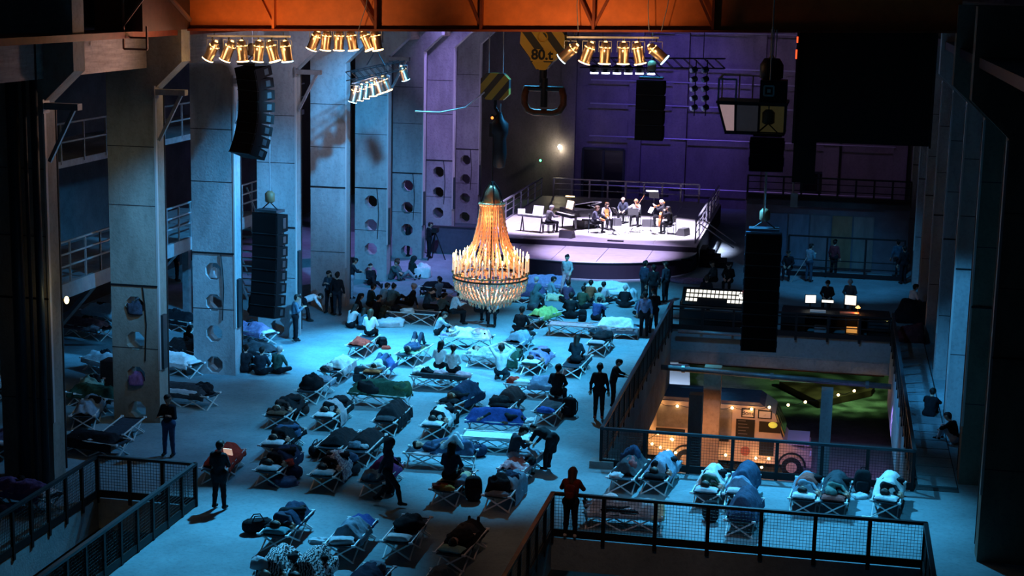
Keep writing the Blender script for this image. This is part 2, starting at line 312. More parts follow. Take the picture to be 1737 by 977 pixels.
# railings -----------------------------------------------------------------------------------------
def railing(label, p0, p1, n, h=1.12, kick=.22, mesh=True, name='railing', mat=None, step=.075):
    p0, p1 = Vector((*p0,0)), Vector((*p1,0)); d = p1-p0; L = d.length; u = d/L; mat = mat or RAILM
    t = thing(name, label, 'railing', p0, math.atan2(u.y, u.x))
    MB().bb((-.03,-.05,h-.07), (L+.03,.05,h)).build('top_rail', mat, t); MB().bb((0,-.02,.03), (L,.02,kick)).build('kick_plate', BLACK if mesh else mat, t)
    me = MB().bb((-.045,-.035,-.12), (.045,.035,h-.05)).mesh('post', BLACK if mesh else mat)
    for k in range(n+1): put('post', me, t, (L*k/n,0,0))
    if mesh:
        m = MB(); r = .004
        for k in range(1, int(L/step)): m.bb((k*step-r,-r,kick), (k*step+r,r,h-.07))
        for k in range(1, int((h-.07-kick)/step)+1): m.bb((0,-r,kick+k*step-r), (L,r,kick+k*step+r))
        o = m.build('wire_mesh', WIREM, t); o['kind'] = 'stuff'
    else:
        for z in (.45,.78): MB().bb((0,-.015,z-.02), (L,.015,z+.02)).build('mid_rail', mat, t)
    return t
railing('dark mesh railing along the aisle side of the stairwell', (-17.6,36.15), (-17.6,19), 20)
railing('short dark mesh railing across the stairwell end', (-17.6,36.15), (-15.0,36.15), 3)
railing('mesh railing along the hall side of the stairwell', (-15.0,36.15), (-15.0,19), 20)
railing('long dark mesh railing where the long-haired woman stands', (-6.05,36.15), (2.5,36.15), 7)
railing('reddish-topped railing running from the long-haired woman out of frame', (-6.05,36.15), (-6.05,22), 14, mat=M('rail_warm_lit', (.16,.055,.025), .5, var=.3))  # dim warm light on the rail put into its paint as red
railing('dark railing returning at the walkway end', (2.5,36.15), (2.5,22), 12)
railing('blue-lit mesh railing in front of the food van', (-5.75,42.15), (2.5,42.15), 7)
railing('long dark railing between the cots and the open well', (-5.75,42.15), (-5.75,61), 16)
railing('dark railing between the open well and the walkway', (2.5,42.15), (2.5,61), 16)
railing('thin dark guard rail in front of the mixing desks', (-5.75,60.9), (2.5,60.9), 7, .95, mesh=False, mat=BLACK)
# base plates of rail corner
b = MB(); b.bb((-6.05,42.0,0), (-5.4,42.4,.18)); struct(b.build('curb', SLABM), 'concrete curb block under the rail corner')
# edge beams, columns and pipes around the well
struct(MB().bb((-5.75,61.0,-1.3), (2.5,61.5,-.8)).build('beam_well', SLABM), 'concrete edge beam below the mixing desk platform')
for k in range(6): MB().bb((-5.7+k*1.37,60.97,-1.25), (-4.4+k*1.37,61.0,-.85)).build('beam_panel', SLABM, bpy.data.objects['beam_well'])
struct(MB().bb((-5.7,64,-2.05), (2.45,64.5,-.8)).build('beam_low', concrete('beam_rust', (.26,.13,.07))), 'rust-toned beam further under the platform')
struct(MB().bb((-6.3,42,-2.2), (-5.75,61,-.8)).build('beam_side', SLABM), 'dark side beam of the open well')
struct(MB().bb((2.5,42,-2.4), (3.1,61,-.8)).build('beam_walkway', CONC), 'pale blue-lit side beam of the open well')
for x0, x1, y, m, lb in ((atY(1168,690,54).x,atY(1191,690,54).x,54,CONC,'blue-grey column standing in the well before the van'), (atY(1192,690,58.3).x,atY(1221,690,58.3).x,58.3,concrete('column_orange_lit', (.50,.34,.24)),'orange-lit column beside the van'), (atY(1392,690,56).x,atY(1412,690,56).x,56,CONC,'slender grey column in the middle of the well')):  # orange glow of the bulbs put into the middle column's colour
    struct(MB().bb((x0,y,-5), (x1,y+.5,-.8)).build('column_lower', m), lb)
p = thing('well_pipe', 'long round pipe crossing the open well', 'pipe'); a, b_ = atY(1112,622,57.6), atY(1512,656,57.6)
MB().tube([a, b_], .10, 10).build('pipe', GREYST, p, True)
for f_ in (.12,.5,.9): q = a.lerp(b_, f_); MB().tube([q-Vector((.06,0,0)), q+Vector((.06,0,0))], .14, 10).build('flange', GREYST, p)
# walkway slabs beside the well
ww = struct(MB().bb((2.62,42.3,.0), (3.72,61,.012)).build('pavement_walkway', DARKC), 'dark bed of the walkway beside the well')
me = MB().bb((0,0,0), (1.0,.86,.05)).mesh('slab', FLOORM)
for k in range(20): put('paving_slab', me, ww, (2.68,42.6+k*.92,.012))
for z in (0,):
    tag(MB().tube([atY(1150,562,60.6), atY(1262,568,60.6)], .07, 8).build('steel_tube', GREYST, None, True), 'shiny tube along the desk platform edge', 'tube')
# gate wall beyond the consoles
gw = struct(MB().bb((-3.9,76.6,0), (3.6,77.0,3.0)).build('wall_gate', M('gate_plaster', (.13,.12,.15), .8, var=.3, scale=1.2)), 'dim partition with tall panels behind the onlookers')
for k, c in enumerate(((.10,.16,.24), (.14,.18,.24), (.16,.15,.17), (.24,.15,.09), (.20,.17,.16))):
    MB().bb((-2.9+k*1.0,76.5,.1), (-1.98+k*1.0,76.6,2.6)).build('panel', M('gate_panel_%d' % k, c, .8, var=.4, scale=2, stretch=(1,1,.3)), gw)
MB().bb((-3.9,76.4,3.0), (3.6,77.1,3.25)).build('lintel', DARKC, gw)
railing('dark guard rail standing on top of the panelled partition', (-3.9,76.7), (3.6,76.7), 9, 1.1, mesh=False, mat=BLACK).location.z = 3.25
railing('thin rail in front of the panelled partition', (-1.8,74.6), (3.4,74.6), 3, 1.9, mesh=False, mat=BLACK)
# lower storey lights: green wash, orange by the van, violet at the far bay
gobo(spot((1.5,70,-1.0), (.2,72.8,-5), (.40,1,.30), 520, 120, .8), 9)
spot((-4.6,55.4,-3.0), (-3.9,59.6,-3.9), (1,.45,.17), 300, 78, .9)
spot((-1.6,55.8,-3.2), (-2.2,59.6,-3.8), (1,.45,.17), 160, 70, .9)
spot((2.4,56,-1.3), (1.6,58.6,-5), (.38,.25,1), 900, 84, .8)
spot((-6.6,66.5,-1.0), tuple(at(1140,640,-4)), (.5,.68,1), 650, 62, .6)
spot((-16.5,30,-1.2), (-17.2,31,-5), (1,.45,.12), 900, 120, .8)
for px, r_ in ((32,.16),(52,.05),(68,.10)):
    p = atY(px,500,36.6); tag(MB().tube([(p.x,36.6,0), (p.x,36.6,11.2)], r_, 8).build('downpipe', STEEL, None, True), '%s vertical pipe beside the first aisle column' % {32:'thick dark',52:'thin pale',68:'middling dark'}[px], 'pipe')
# ================================================================== crane and rigging
GY = 43.4
def gz(x): return 11.40+(x+18.4)*.0225                # the girder rises slightly towards the walkway
gr = thing('crane_girder', 'huge orange overhead crane girder spanning the hall', 'crane', (0,GY,0))
gA, gB = -17.95, 3.0
def gpoly(z0, z1, x0=gA, x1=gB): return [(x0,0,gz(x0)+z0), (x1,0,gz(x1)+z0), (x1,0,gz(x1)+z1), (x0,0,gz(x0)+z1)]
MB().prism(gpoly(.06,2.4), (0,1.3,0)).build('web_plate', ORANGE, gr)
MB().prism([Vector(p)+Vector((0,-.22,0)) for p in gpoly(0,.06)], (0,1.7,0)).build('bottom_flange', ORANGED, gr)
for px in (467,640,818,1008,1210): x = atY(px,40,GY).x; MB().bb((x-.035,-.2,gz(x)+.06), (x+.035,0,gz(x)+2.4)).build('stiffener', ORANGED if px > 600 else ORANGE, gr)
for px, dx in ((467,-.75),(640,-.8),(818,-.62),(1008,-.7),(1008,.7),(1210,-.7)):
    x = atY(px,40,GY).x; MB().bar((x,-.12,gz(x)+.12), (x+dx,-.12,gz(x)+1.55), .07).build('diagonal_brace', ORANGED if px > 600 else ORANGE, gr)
for px, bend in ((632,-20),(1140,-14),(985,0),(1105,0)):
    a = atY(px,0,GY); x = a.x; MB().tube([(x,-.28,gz(x)+1.4), (x-.05+bend*.002,-.3,gz(x)+.7), (x+bend*.016,-.28,gz(x)+.02)], .012, 5).build('cable', GREYST, gr)
ec = thing('crane_end_carriage', 'dark rusty crane end carriage with ladder frame on the aisle rail', 'crane')
MB().bb((-19.3,GY-3.2,11.45), (-17.95,GY+2.6,13.4)).build('carriage_body', M('carriage_brown', (.07,.028,.018), .6, var=.3), ec)
fr = MB()
for a, b in (((-18.4,11.0),(-17.75,11.0)), ((-18.4,11.0),(-18.4,12.6)), ((-17.75,11.0),(-17.75,11.6)), ((-18.4,11.6),(-17.75,12.4)), ((-18.4,11.3),(-17.75,11.3))):
    fr.bar((a[0],GY-3.4,a[1]), (b[0],GY-3.4,b[1]), .05)
fr.build('ladder_frame', M('frame_brown', (.20,.09,.06), .6), ec)
MB().bar((-17.95,GY-3.3,13.2), (-17.9,GY-.1,11.7), .09).build('brace', M('frame_brown'), ec)
# par can lamps -----------------------------------------------------------------------------------
LENS = M('lamp_lens', (1,.8,.5), .3, em=(1,.60,.24), es=11); LENSC = M('lamp_lens_cool', (.6,.9,1), .3, em=(.45,.85,1), es=4); BULB = M('lamp_socket_glow', (1,.7,.4), .4, em=(1,.50,.16), es=5)
CANM = M('can_warm_metal', (.42,.32,.24), .30, .9)
def parcan_meshes():
    ax = None
    body = MB().lathe([(.07,.215),(.105,.20),(.112,.13),(.128,.09),(.13,-.24),(.145,-.26),(.145,-.30),(.12,-.30),(.115,-.22)], 16)
    lens = MB().lathe([(.001,-.265),(.142,-.275),(.149,-.285),(.149,-.30),(.12,-.31),(.001,-.318)], 16)
    sock = MB().lathe([(.001,.25),(.035,.245),(.05,.205),(.001,.2)], 10)
    ring = MB().tube([(.122*math.cos(2*PI*j/14), .122*math.sin(2*PI*j/14), .08+.012*(j % 2)) for j in range(14)], [.006,.017]*7, 5, closed=True)
    yoke = MB().tube([(-.15,0,-.02), (-.15,0,.24), (.15,0,.24), (.15,0,-.02)], .012, 5)
    return [m.mesh(n, k, True) for m, n, k in ((body,'can',CANM), (lens,'lens',LENS), (sock,'lamp_socket',BULB), (ring,'vent_glow',BULB), (yoke,'yoke',GREYST))]
PC = parcan_meshes()
def parcan(loc, tilt, turn, label, group, cool=False, sc=1.0, power=0):
    t = thing('stage_lamp', label, 'stage lamp', loc, 0, group)
    q = (Matrix.Rotation(turn, 3, 'Z')@Matrix.Rotation(tilt, 3, 'Y'))
    for me in PC:
        o = put(me.name, me, t); o.scale = (sc,)*3; o.rotation_euler = q.to_euler() if me.name != 'yoke' else (0,0,turn)
        o.location = (0,0,-.25*sc)
        if me.name == 'lens' and cool: o.material_slots[0].link = 'OBJECT'; o.material_slots[0].material = LENSC
    MB().tube([(0,0,-.02), (0,0,.06)], .02*sc, 6).build('clamp', BLACK, t)
    point((0,-.16,-.22*sc), WARM, 1.5, .04, t); return t
def lampbar(p0, p1, lamps, what, group, sc=1.0, drop=.1, power=30):
    p0, p1 = Vector(p0), Vector(p1)
    b = thing('lamp_bar', 'pale mounting bar carrying '+what, 'bar', p0); d = p1-p0
    MB().bar((0,0,0), d, .09, .05).build('bar', GREYST, b)
    for f in (.08,.92): MB().tube([d*f, d*f+Vector((0,0,drop))], .012, 5).build('hanger', BLACK, b)
    for k, (f, tilt, turn, cool) in enumerate(lamps):
        nth = ['first','second','third','fourth','fifth','sixth','seventh'][k]
        parcan(p0+d*f+Vector((0,0,-.09)), RAD(tilt), RAD(turn), '%s stage lamp, %s from the aisle end of %s' % ('cool-lensed' if cool else 'glowing', nth, what), group, cool, sc)
    for f in (.2,.8): q = p0+d*f; point((q.x,q.y-.55,q.z-.25), WARM, power, .15)
a, b_ = atY(352,61,GY-.1), atY(492,62,GY-.1)
lampbar(a, b_, [(.06,28,0,0),(.26,24,0,0),(.42,-4,0,0),(.62,6,0,0),(.78,-16,0,0),(.95,-8,0,1)], 'the row by the crane end', 'lamps under the crane girder by the aisle', 1.12, .12, 16)
a, b_ = atY(525,45,GY+1.75), atY(645,45,GY+1.75)
lampbar(a, b_, [(.08,22,0,0),(.24,6,0,0),(.42,2,0,0),(.60,-10,0,0),(.80,-24,0,0),(.94,-12,0,0)], 'the second lamp row', 'second row of lamps under the girder', 1.08, .25, 14)
a, b_ = atY(962,63,GY-.1), atY(1118,64,GY-.1)
lampbar(a, b_, [(.04,48,0,1),(.24,20,0,0),(.42,2,0,0),(.62,0,0,0),(.78,-12,0,0),(.97,-50,0,1)], 'the row by the hook block', 'lamps under the girder by the hook block', 1.12, .12, 16)
# small truss with lamps near the column
def truss(name, label, p0, p1, w, mat, n, r=.022, cat='truss'):
    p0, p1 = Vector(p0), Vector(p1); d = p1-p0; t = thing(name, label, cat, p0); u = d.normalized(); s = u.cross(Vector((0,0,1))).normalized(); up = s.cross(u)
    cs = [s*(w/2)+up*(w/2), s*(-w/2)+up*(w/2), s*(w/2)-up*(w/2), s*(-w/2)-up*(w/2)]
    for c in cs: MB().tube([c, c+d], r, 6).build('chord', mat, t)
    m = MB()
    for k in range(n):
        for i, j in ((0,2),(1,3),(0,1),(2,3)):
            m.tube([cs[i]+d*(k/n), cs[j]+d*((k+1)/n)], r*.6, 4, cap=False)
    o = m.build('lacing', mat, t); o['kind'] = 'stuff'; return t
ta, tb = atY(592,130,58), atY(682,110,60.5)
truss('lamp_truss', 'short black truss hung by chains beside the columns', ta, tb, .32, BLACK, 9)
MB().tube([(ta+tb)/2+Vector((-.35,0,.2)), (ta+tb)/2+Vector((0,0,.8)), (ta+tb)/2+Vector((.35,0,.2))], .03, 6).build('sling', BLACK, bpy.data.objects['lamp_truss']).matrix_parent_inverse = Matrix.Translation(-ta)
MB().tube([(tb-ta)/2+Vector((0,0,.8)), (tb-ta)/2+Vector((0,0,6))], .02, 5).build('chain', BLACK, bpy.data.objects['lamp_truss'])
lampbar(ta+Vector((.15,0,-.25)), tb+Vector((-.6,0,-.30)), [(.05,14,0,1),(.22,10,0,0),(.38,6,0,0),(.55,-6,0,0),(.72,-20,0,0),(.95,-24,0,0)], 'the small hanging truss', 'lamps on the small hanging truss', 1.15, .3, 16)
parcan(tb+Vector((.05,0,.0)), RAD(-20), RAD(40), 'single cool blue lamp at the tip of the small truss', 'single lamps', True, 1.1)
# hook blocks -------------------------------------------------------------------------------------
def stripes(name, c1, c2, w, ang, off=0.):
    m = bpy.data.materials.new(name); m.use_nodes = True; nt = m.node_tree; b = nt.nodes['Principled BSDF']; b.inputs['Roughness'].default_value = .5
    tc = nt.nodes.new('ShaderNodeTexCoord'); mp = nt.nodes.new('ShaderNodeMapping'); mp.inputs['Rotation'].default_value = (0,ang,0); mp.inputs['Location'].default_value = (off,0,0)
    wv = nt.nodes.new('ShaderNodeTexWave'); wv.inputs['Scale'].default_value = w; rp = nt.nodes.new('ShaderNodeValToRGB'); rp.color_ramp.interpolation = 'CONSTANT'
    rp.color_ramp.elements[0].color = (*c1,1); rp.color_ramp.elements[1].color = (*c2,1); rp.color_ramp.elements[1].position = .45
    nt.links.new(tc.outputs['Object'], mp.inputs[0]); nt.links.new(mp.outputs[0], wv.inputs[0]); nt.links.new(wv.outputs[1], rp.inputs[0]); nt.links.new(rp.outputs[0], b.inputs['Base Color']); return m
YEL = (.75,.40,.03); STR = stripes('hazard_stripes', (.012,.012,.012), YEL, .62, RAD(38), .14); STR2 = stripes('hazard_stripes_small', (.02,.02,.02), (.45,.24,.02), .75, RAD(-40), .1)
def octo(w, h, c): return [(-w+c,0,-h),(w-c,0,-h),(w,0,-h+c),(w,0,h-c),(w-c,0,h),(-w+c,0,h),(-w,0,h-c),(-w,0,-h+c)]
hc = atY(920,78,50); hb = thing('crane_hook_block', 'large yellow and black striped hook block marked 80 t', 'hook block', hc)
MB().prism([(-.68,0,.55),(-.72,0,.02),(-.42,0,-.34),(-.34,0,-.52),(-.14,0,-.74),(.1,0,-.74),(.3,0,-.52),(.5,0,-.32),(.72,0,.02),(.66,0,.55)], (0,.5,0)).build('striped_plate', STR, hb)
MB().prism([(-.36,-.02,-.46),(.36,-.02,-.46),(.36,-.02,-.10),(-.36,-.02,-.10)], (0,.02,0)).build('number_plate', M('hook_yellow', YEL, .5), hb)
MB().prism([(-.18,-.02,-.72),(.14,-.02,-.72),(.30,-.02,-.50),(-.32,-.02,-.50)], (0,.02,0)).build('lower_plate', M('hook_yellow'), hb)
text('80.t', .44, BLACK, 'lettering', hb, (0,-.03,-.28), (PI/2,0,0), off=.014)
MB().tube([(.16*math.cos(a),-.02,.28+.16*math.sin(a)) for a in [2*PI*k/16 for k in range(16)]], .022, 6, closed=True).build('axle_ring', M('hook_yellow'), hb)
for x in (-.5,-.2,.2,.5): MB().tube([(x,.25,.5), (x,.25,2.6)], .022, 5).build('wire_rope', GREYST, hb)
MB().lathe([(.12,-1.15),(.12,-.7)], 10, (0,.25,0)).build('swivel', BLACK, hb)
hk = thing('ramshorn_shackle', 'dark rusty oval lifting shackle below the striped hook block', 'shackle', hc+Vector((.05,.2,-1.75)))
MB().tube([(-.55,0,.45),(-.62,0,.2),(-.62,0,-.05),(-.5,0,-.26),(-.3,0,-.33),(.3,0,-.33),(.5,0,-.26),(.62,0,-.05),(.62,0,.2),(.55,0,.45)], .11, 8).build('bow', M('rust_iron', (.16,.05,.02), .6, .4, var=.4), hk, True)
MB().tube([(-.62,0,.42), (.62,0,.42)], .09, 8).build('pin', BLACK, hk); MB().lathe([(.11,-.15),(.11,.75)], 10).build('shank', BLACK, hk)
h2c = atY(839,147,55); h2 = thing('small_hook_block', 'small octagonal hook block with faded yellow stripes above the chandelier', 'hook block', h2c)
MB().prism(octo(.50,.46,.2), (0,.35,0)).build('striped_plate', STR2, h2)
for x in (-.25,.25): MB().tube([(x,.17,.4), (x,.17,4.5)], .02, 5).build('wire_rope', GREYST, h2)
MB().tube([(0,.17,-.4), (0,.17,-.75), (.12,.17,-.95), (0,.17,-1.08), (-.14,.17,-.98)], .06, 7).build('hook', BLACK, h2)
MB().tube([(-.35,0,-.2),(-1.0,-.1,-.75),(-1.9,-.1,-.95),(-2.8,-.1,-.95)], .03, 5).build('tag_line', M('line_pale', (.5,.5,.55), .7), h2)
mt = thing('chain_hoist', 'black chain hoist bundle hanging between hook block and chandelier', 'hoist', atY(846,240,55)+Vector((0,.17,0)))
MB().lathe([(.05,-.95),(.2,-.9),(.26,-.4),(.22,.1),(.3,.3),(.3,.62),(.12,.8),(.05,1.0)], 12).build('hoist_body', BLACK, mt, True)
MB().bb((-.36,-.1,.15), (-.16,.12,.62)).build('motor', BLACK, mt); MB().ball((-.22,-.3,.82), .05).build('warning_lamp', M('lamp_orange', (1,.3,.05), .4, em=(1,.25,.03), es=2), mt)
MB().tube([(.0,0,1.0), (0,0,1.3)], .03, 6).build('chain', GREYST, mt)
# chandelier ------------------------------------------------------------------------------------------
cc = atY(832,470,55); cc = Vector((cc.x, 55, 2.72))
ch = thing('chandelier', 'huge lit crystal chandelier with tall candles and bead strands', 'chandelier', cc)
CRY = M('crystal_candlelit', (1.0,.53,.29), .2, spec=.8); BRASS = M('brass', (.45,.30,.14), .3, .9)  # orange of the candlelight put into the crystal colour
CAN = M('candle_wax', (1,.90,.75), .5, em=(1,.55,.22), es=.35); FLM = M('candle_flame', (1,.8,.4), .5, em=(1,.62,.24), es=22)
RR = 1.32
def ringpts(r, z, n=40): return [(r*math.cos(2*PI*k/n), r*math.sin(2*PI*k/n), z) for k in range(n)]
MB().tube(ringpts(RR,0), .035, 6, closed=True).build('hoop', M('hoop_dark', (.12,.08,.05), .4, .8), ch, True)
MB().tube(ringpts(RR,.13), .028, 6, closed=True).build('upper_hoop', BRASS, ch, True)
MB().tube(ringpts(.40,2.62), .05, 6, closed=True).build('crown_ring', BRASS, ch, True)
for k in range(24): a = 2*PI*k/24; MB().ball((.42*math.cos(a), .42*math.sin(a), 2.60), .06, 6, 5).build('crown_bead', CRY, ch)
MB().lathe([(.30,2.66),(.24,3.0),(.16,3.15),(.10,3.25)], 14).build('crown_cap', M('cap_copper', (.5,.28,.16), .4, .5), ch, True)
for k in range(4): a = 2*PI*k/4+.4; MB().tube([(.4*math.cos(a), .4*math.sin(a), 2.62), (.26*math.cos(a), .26*math.sin(a), 3.1), (.05*math.cos(a), .05*math.sin(a), 3.4)], .022, 5).build('strap', BLACK, ch)
MB().tube([(0,0,-1.0), (0,0,3.4)], .03, 6).build('stem', BLACK, ch); MB().tube([(0,0,3.3), (0,0,5.2)], .02, 5).build('chain', BLACK, ch)
def strand(pts, r0, sub=10):
    out = []; rs = []
    P = [Vector(p) for p in pts]
    for i in range(len(P)-1):
        for k in range(sub): out.append(P[i].lerp(P[i+1], k/sub)); rs.append(r0*(1 if (i*sub+k) % 2 else .45))
    out.append(P[-1]); rs.append(r0*.4); return MB().tube(out, rs, 5)
random.seed(4)
up = []
for v in range(3): up.append(strand([(.40,0,2.60), (.43+.03*v,0,1.9), (.55+.05*v,0,1.25), (.78+.1*v,0,.7), (1.02+.09*v,0,.22)], .034, 9).mesh('crystal_strand', CRY, True))
lo = []
for v in range(3): lo.append(strand([(1.30,0,.0), (1.24,0,-.30-.03*v), (1.02,0,-.62), (.66,0,-.86), (.18,0,-.96)], .05, 8).mesh('crystal_strand', CRY, True))
for k in range(40): put('crystal_strand', up[k % 3], ch, (0,0,0), 2*PI*k/40)
for k in range(48): put('crystal_strand', lo[k % 3], ch, (0,0,0), 2*PI*(k+.5)/48)
fr = MB()
for j in range(13): fr.tube([(1.33-.0*j,0,0), (1.33,0,0)], .01, 3)
dm = MB().lathe([(.004,-.17),(.034,-.10),(.012,-.02),(.004,0)], 6).mesh('crystal_drop', CRY)
for k in range(72):
    a = 2*PI*k/72; put('crystal_drop', dm, ch, (1.30*math.cos(a), 1.30*math.sin(a), -.02))
for lv, (r, z) in enumerate(((1.24,-.30),(1.06,-.58),(.74,-.82),(.40,-.93))):
    for k in range((54,44,30,16)[lv]): a = 2*PI*k/(54,44,30,16)[lv]; put('crystal_drop', dm, ch, (r*math.cos(a), r*math.sin(a), z))
sw = []
for k in range(24):
    a0, a1 = 2*PI*k/24, 2*PI*(k+1)/24; p = [(1.3*math.cos(a0+(a1-a0)*f), 1.3*math.sin(a0+(a1-a0)*f), -.02-.17*math.sin(PI*f)) for f in (0,.2,.4,.6,.8,1)]
    strand(p, .022, 3).build('bead_swag', M('bead_pale', (1,.85,.75), .2), ch)
cm = MB().lathe([(.030,0),(.027,.42),(.02,.44)], 8).mesh('candle', CAN); fm = MB().lathe([(.004,.44),(.022,.475),(.018,.51),(.003,.57)], 7).mesh('flame', FLM, True); cu = MB().lathe([(.02,-.08),(.055,-.02),(.05,.02),(.02,.02)], 8).mesh('candle_cup', BRASS)
def candle(r, a, z, s=1.):
    c = put('candle', cm, ch, (r*math.cos(a), r*math.sin(a), z)); c.scale = (1,1,s); put('candle_cup', cu, c); f = put('flame', fm, c)
for k in range(36): candle(RR-.02+.03*(k % 2), 2*PI*k/36, .14+.05*(k % 3), 1.15)
for k in range(14): candle(.92, 2*PI*(k+.5)/14, .42, 1.1)
for k in range(5): a = 2*PI*k/5+.3; point((cc.x+1.0*math.cos(a), 55+1.0*math.sin(a), cc.z+.95), (1,.46,.17), 34, .12)
point((cc.x, 55, cc.z-.45), (1,.52,.25), 44, .1); point((cc.x, 54.2, cc.z+2.2), (1,.46,.17), 26, .15)
# speakers ------------------------------------------------------------------------------------------------
SPK = M('speaker_black', (.004,.004,.005), .75, spec=.1); GRL = M('speaker_grille', (.006,.006,.007), .8, spec=.1); SPKB = M('speaker_navy', (.008,.02,.035), .6)
def array(label, top, n, w, h, d, curve, yaw, sub=0, mat=SPK, bend0=0., name='line_array_speaker'):
    """hung stack of wedge cabinets; curve = tilt added per cabinet"""
    t = thing(name, label, 'speaker', top, yaw); z = 0.; y = 0.; ang = bend0
    MB().bb((-w*.42,-d*.4,.02), (w*.42,d*.4,.10)).build('rigging_frame', STEEL, t)
    mt = MB().lathe([(.1,.32),(.16,.36),(.16,.62),(.08,.7)], 10).build('hoist_motor', M('hoist_ochre', (.16,.10,.05), .5), t, True)
    for s in (-1,1): MB().tube([(s*w*.3,0,.1), (0,0,.34)], .02, 5).build('sling', BLACK, t)
    MB().tube([(0,0,.7), (0,0,3.6)], .02, 5).build('chain', GREYST, t)
    for k in range(n):
        hh = h if k >= sub else h*1.7
        q = Matrix.Rotation(ang, 3, 'X'); c = Vector((0,y,z)); fr = -d/2
        poly = [(-w/2,0,0)]
        m = MB(); pts = [(fr,0),(fr,-hh),(d/2,-hh*.9),(d/2,-hh*.1)]
        pr = [q@Vector((-w/2,a,b))+c for a, b in pts]; m.prism(pr, Vector((w,0,0)))
        o = m.build('cabinet', mat, t)
        g = MB(); g.box(q@Vector((0,fr-.012,-hh/2))+c, (w*.94,.02,hh*.88), q); g.build('grille', GRL, o)
        g = MB(); g.box(q@Vector((0,fr-.02,-hh*.985))+c, (w,.03,.018), q); g.build('seam_strip', STEEL, o)
        for s in (-1,1): MB().box(q@Vector((s*(w/2+.012),.08,-hh/2))+c, (.02,.16,hh*.5), q).build('side_bracket', STEEL, o)
        dv = q@Vector((0,0,-hh)); z += dv.z; y += dv.y; ang += curve
    return t
t1 = atY(428,112,48); array('curved black line array hanging before the lamp rows', (t1.x,48,t1.z), 8, 1.05, .36, .62, RAD(-5.5), RAD(-32), 0, SPK, RAD(14))
bpy.context.view_layer.update()
t2 = atY(458,360,50); array('tall black speaker stack hanging before the column', (t2.x,50,t2.z), 8, .98, .40, .62, RAD(-1.2), RAD(-14), 1)
t3 = atY(1296,392,50); array('tall black speaker stack hanging over the mixing desks', (t3.x,50,t3.z), 9, 1.10, .385, .65, RAD(-.6), RAD(3), 1, SPKB)
t4 = atY(1105,135,60); array('plain black bass speaker stack hanging before the end wall', (t4.x,60,t4.z), 4, 1.04, .555, .8, 0, RAD(2))
t5 = atY(1302,232,42); array('short black speaker box below the crane cabin', (t5.x,42,t5.z), 2, .86, .43, .7, 0, RAD(2))
MB().tube([(0,0,-.86), (0,0,-2.2)], .018, 5).build('cable', M('cable_pale', (.4,.32,.28), .6), [o for o in bpy.data.objects if o.get('label') == 'short black speaker box below the crane cabin'][0])
# stage LED truss and moving heads ---------------------------------------------------------------------------------
la, lb = atY(985,106,76), atY(1230,108,76)
truss('stage_truss', 'long dark lighting truss above the stage', la, lb, .45, BLACK, 14, .03)
for f in (.15,.85): d_ = (lb-la)*f; MB().tube([d_+Vector((0,0,.2)), d_+Vector((0,0,6))], .02, 5).build('chain', BLACK, bpy.data.objects['stage_truss'])
LEDM = M('led_white_blue', (.7,.75,1), .3, em=(.62,.66,1), es=16)
for k in range(6):
    p = atY(1008+k*19.2,125+k*.3,76); t = thing('led_spotlight', 'small bright blue-white stage light, %s along the truss' % ['first','second','third','fourth','fifth','sixth'][k], 'stage light', p, 0, 'bright lights on the stage truss')
    MB().lathe([(.12,.05),(.2,.08),(.2,.34),(.1,.42)], 12).build('housing', BLACK, t); MB().lathe([(.001,.0),(.19,.0),(.19,.07),(.001,.07)], 12).build('lens', LEDM, t)
    MB().tube([(-.22,0,.2), (-.22,0,.56), (.22,0,.56), (.22,0,.2)], .02, 5).build('yoke', STEEL, t)
k = 0
wd = ['topmost','second','third','fourth','fifth']
for px, nm in ((1178,'inner'), (1197,'outer')):
    pp = [atY(px,y,76) for y in (118,134,150,166,182)]
    MB_ = thing('light_ladder', 'vertical pipe of dark moving lights, the %s of two by the bass stack' % nm, 'pipe', pp[-1]); MB().tube([(0,0,-.4), (0,0,pp[0].z-pp[-1].z+.45)], .03, 6).build('pipe', BLACK, MB_)
    for i, p in enumerate(pp):
        t = thing('moving_light', 'dark moving stage light, %s on the %s vertical pipe' % (wd[i], nm), 'stage light', p+Vector((0,-.22,0)), RAD(40), 'dark moving lights')
        MB().lathe([(.06,-.18),(.14,-.12),(.14,.12),(.08,.17)], 10, (0,0,0), 0, Matrix.Rotation(RAD(70), 3, 'Y')).build('head', STEEL, t); MB().bb((-.14,-.1,-.05), (.14,.1,.0)).build('base', BLACK, t)
        MB().lathe([(.001,.16),(.11,.16),(.11,.19),(.001,.19)], 10, (0,0,0), 0, Matrix.Rotation(RAD(-100), 3, 'Y')).build('lens', M('lens_blue', (.5,.55,.8), .1), t)
# bulkhead lamp and exit lamp on the end wall
t = thing('wall_lamp', 'round white lamp glowing on the end wall', 'lamp', atY(951,249,96.8)); MB().ball((0,-.1,0), .16).build('globe', M('globe_glow', (1,.95,.8), .4, em=(1,.85,.55), es=30), t, True); MB().bb((-.1,-.05,-.1), (.1,.1,.1)).build('base', STEEL, t); point((t.location.x,96.3,t.location.z-.1), (1,.85,.55), 35, .1)
t = thing('exit_lamp', 'tiny green lamp beside the end wall doorway', 'lamp', atY(917,272,96.7)); MB().ball((0,-.08,0), .07).build('globe', M('green_glow', (.1,1,.3), .4, em=(.1,1,.3), es=6), t, True); MB().bb((-.1,0,-.08), (.1,.1,.08)).build('base', STEEL, t)
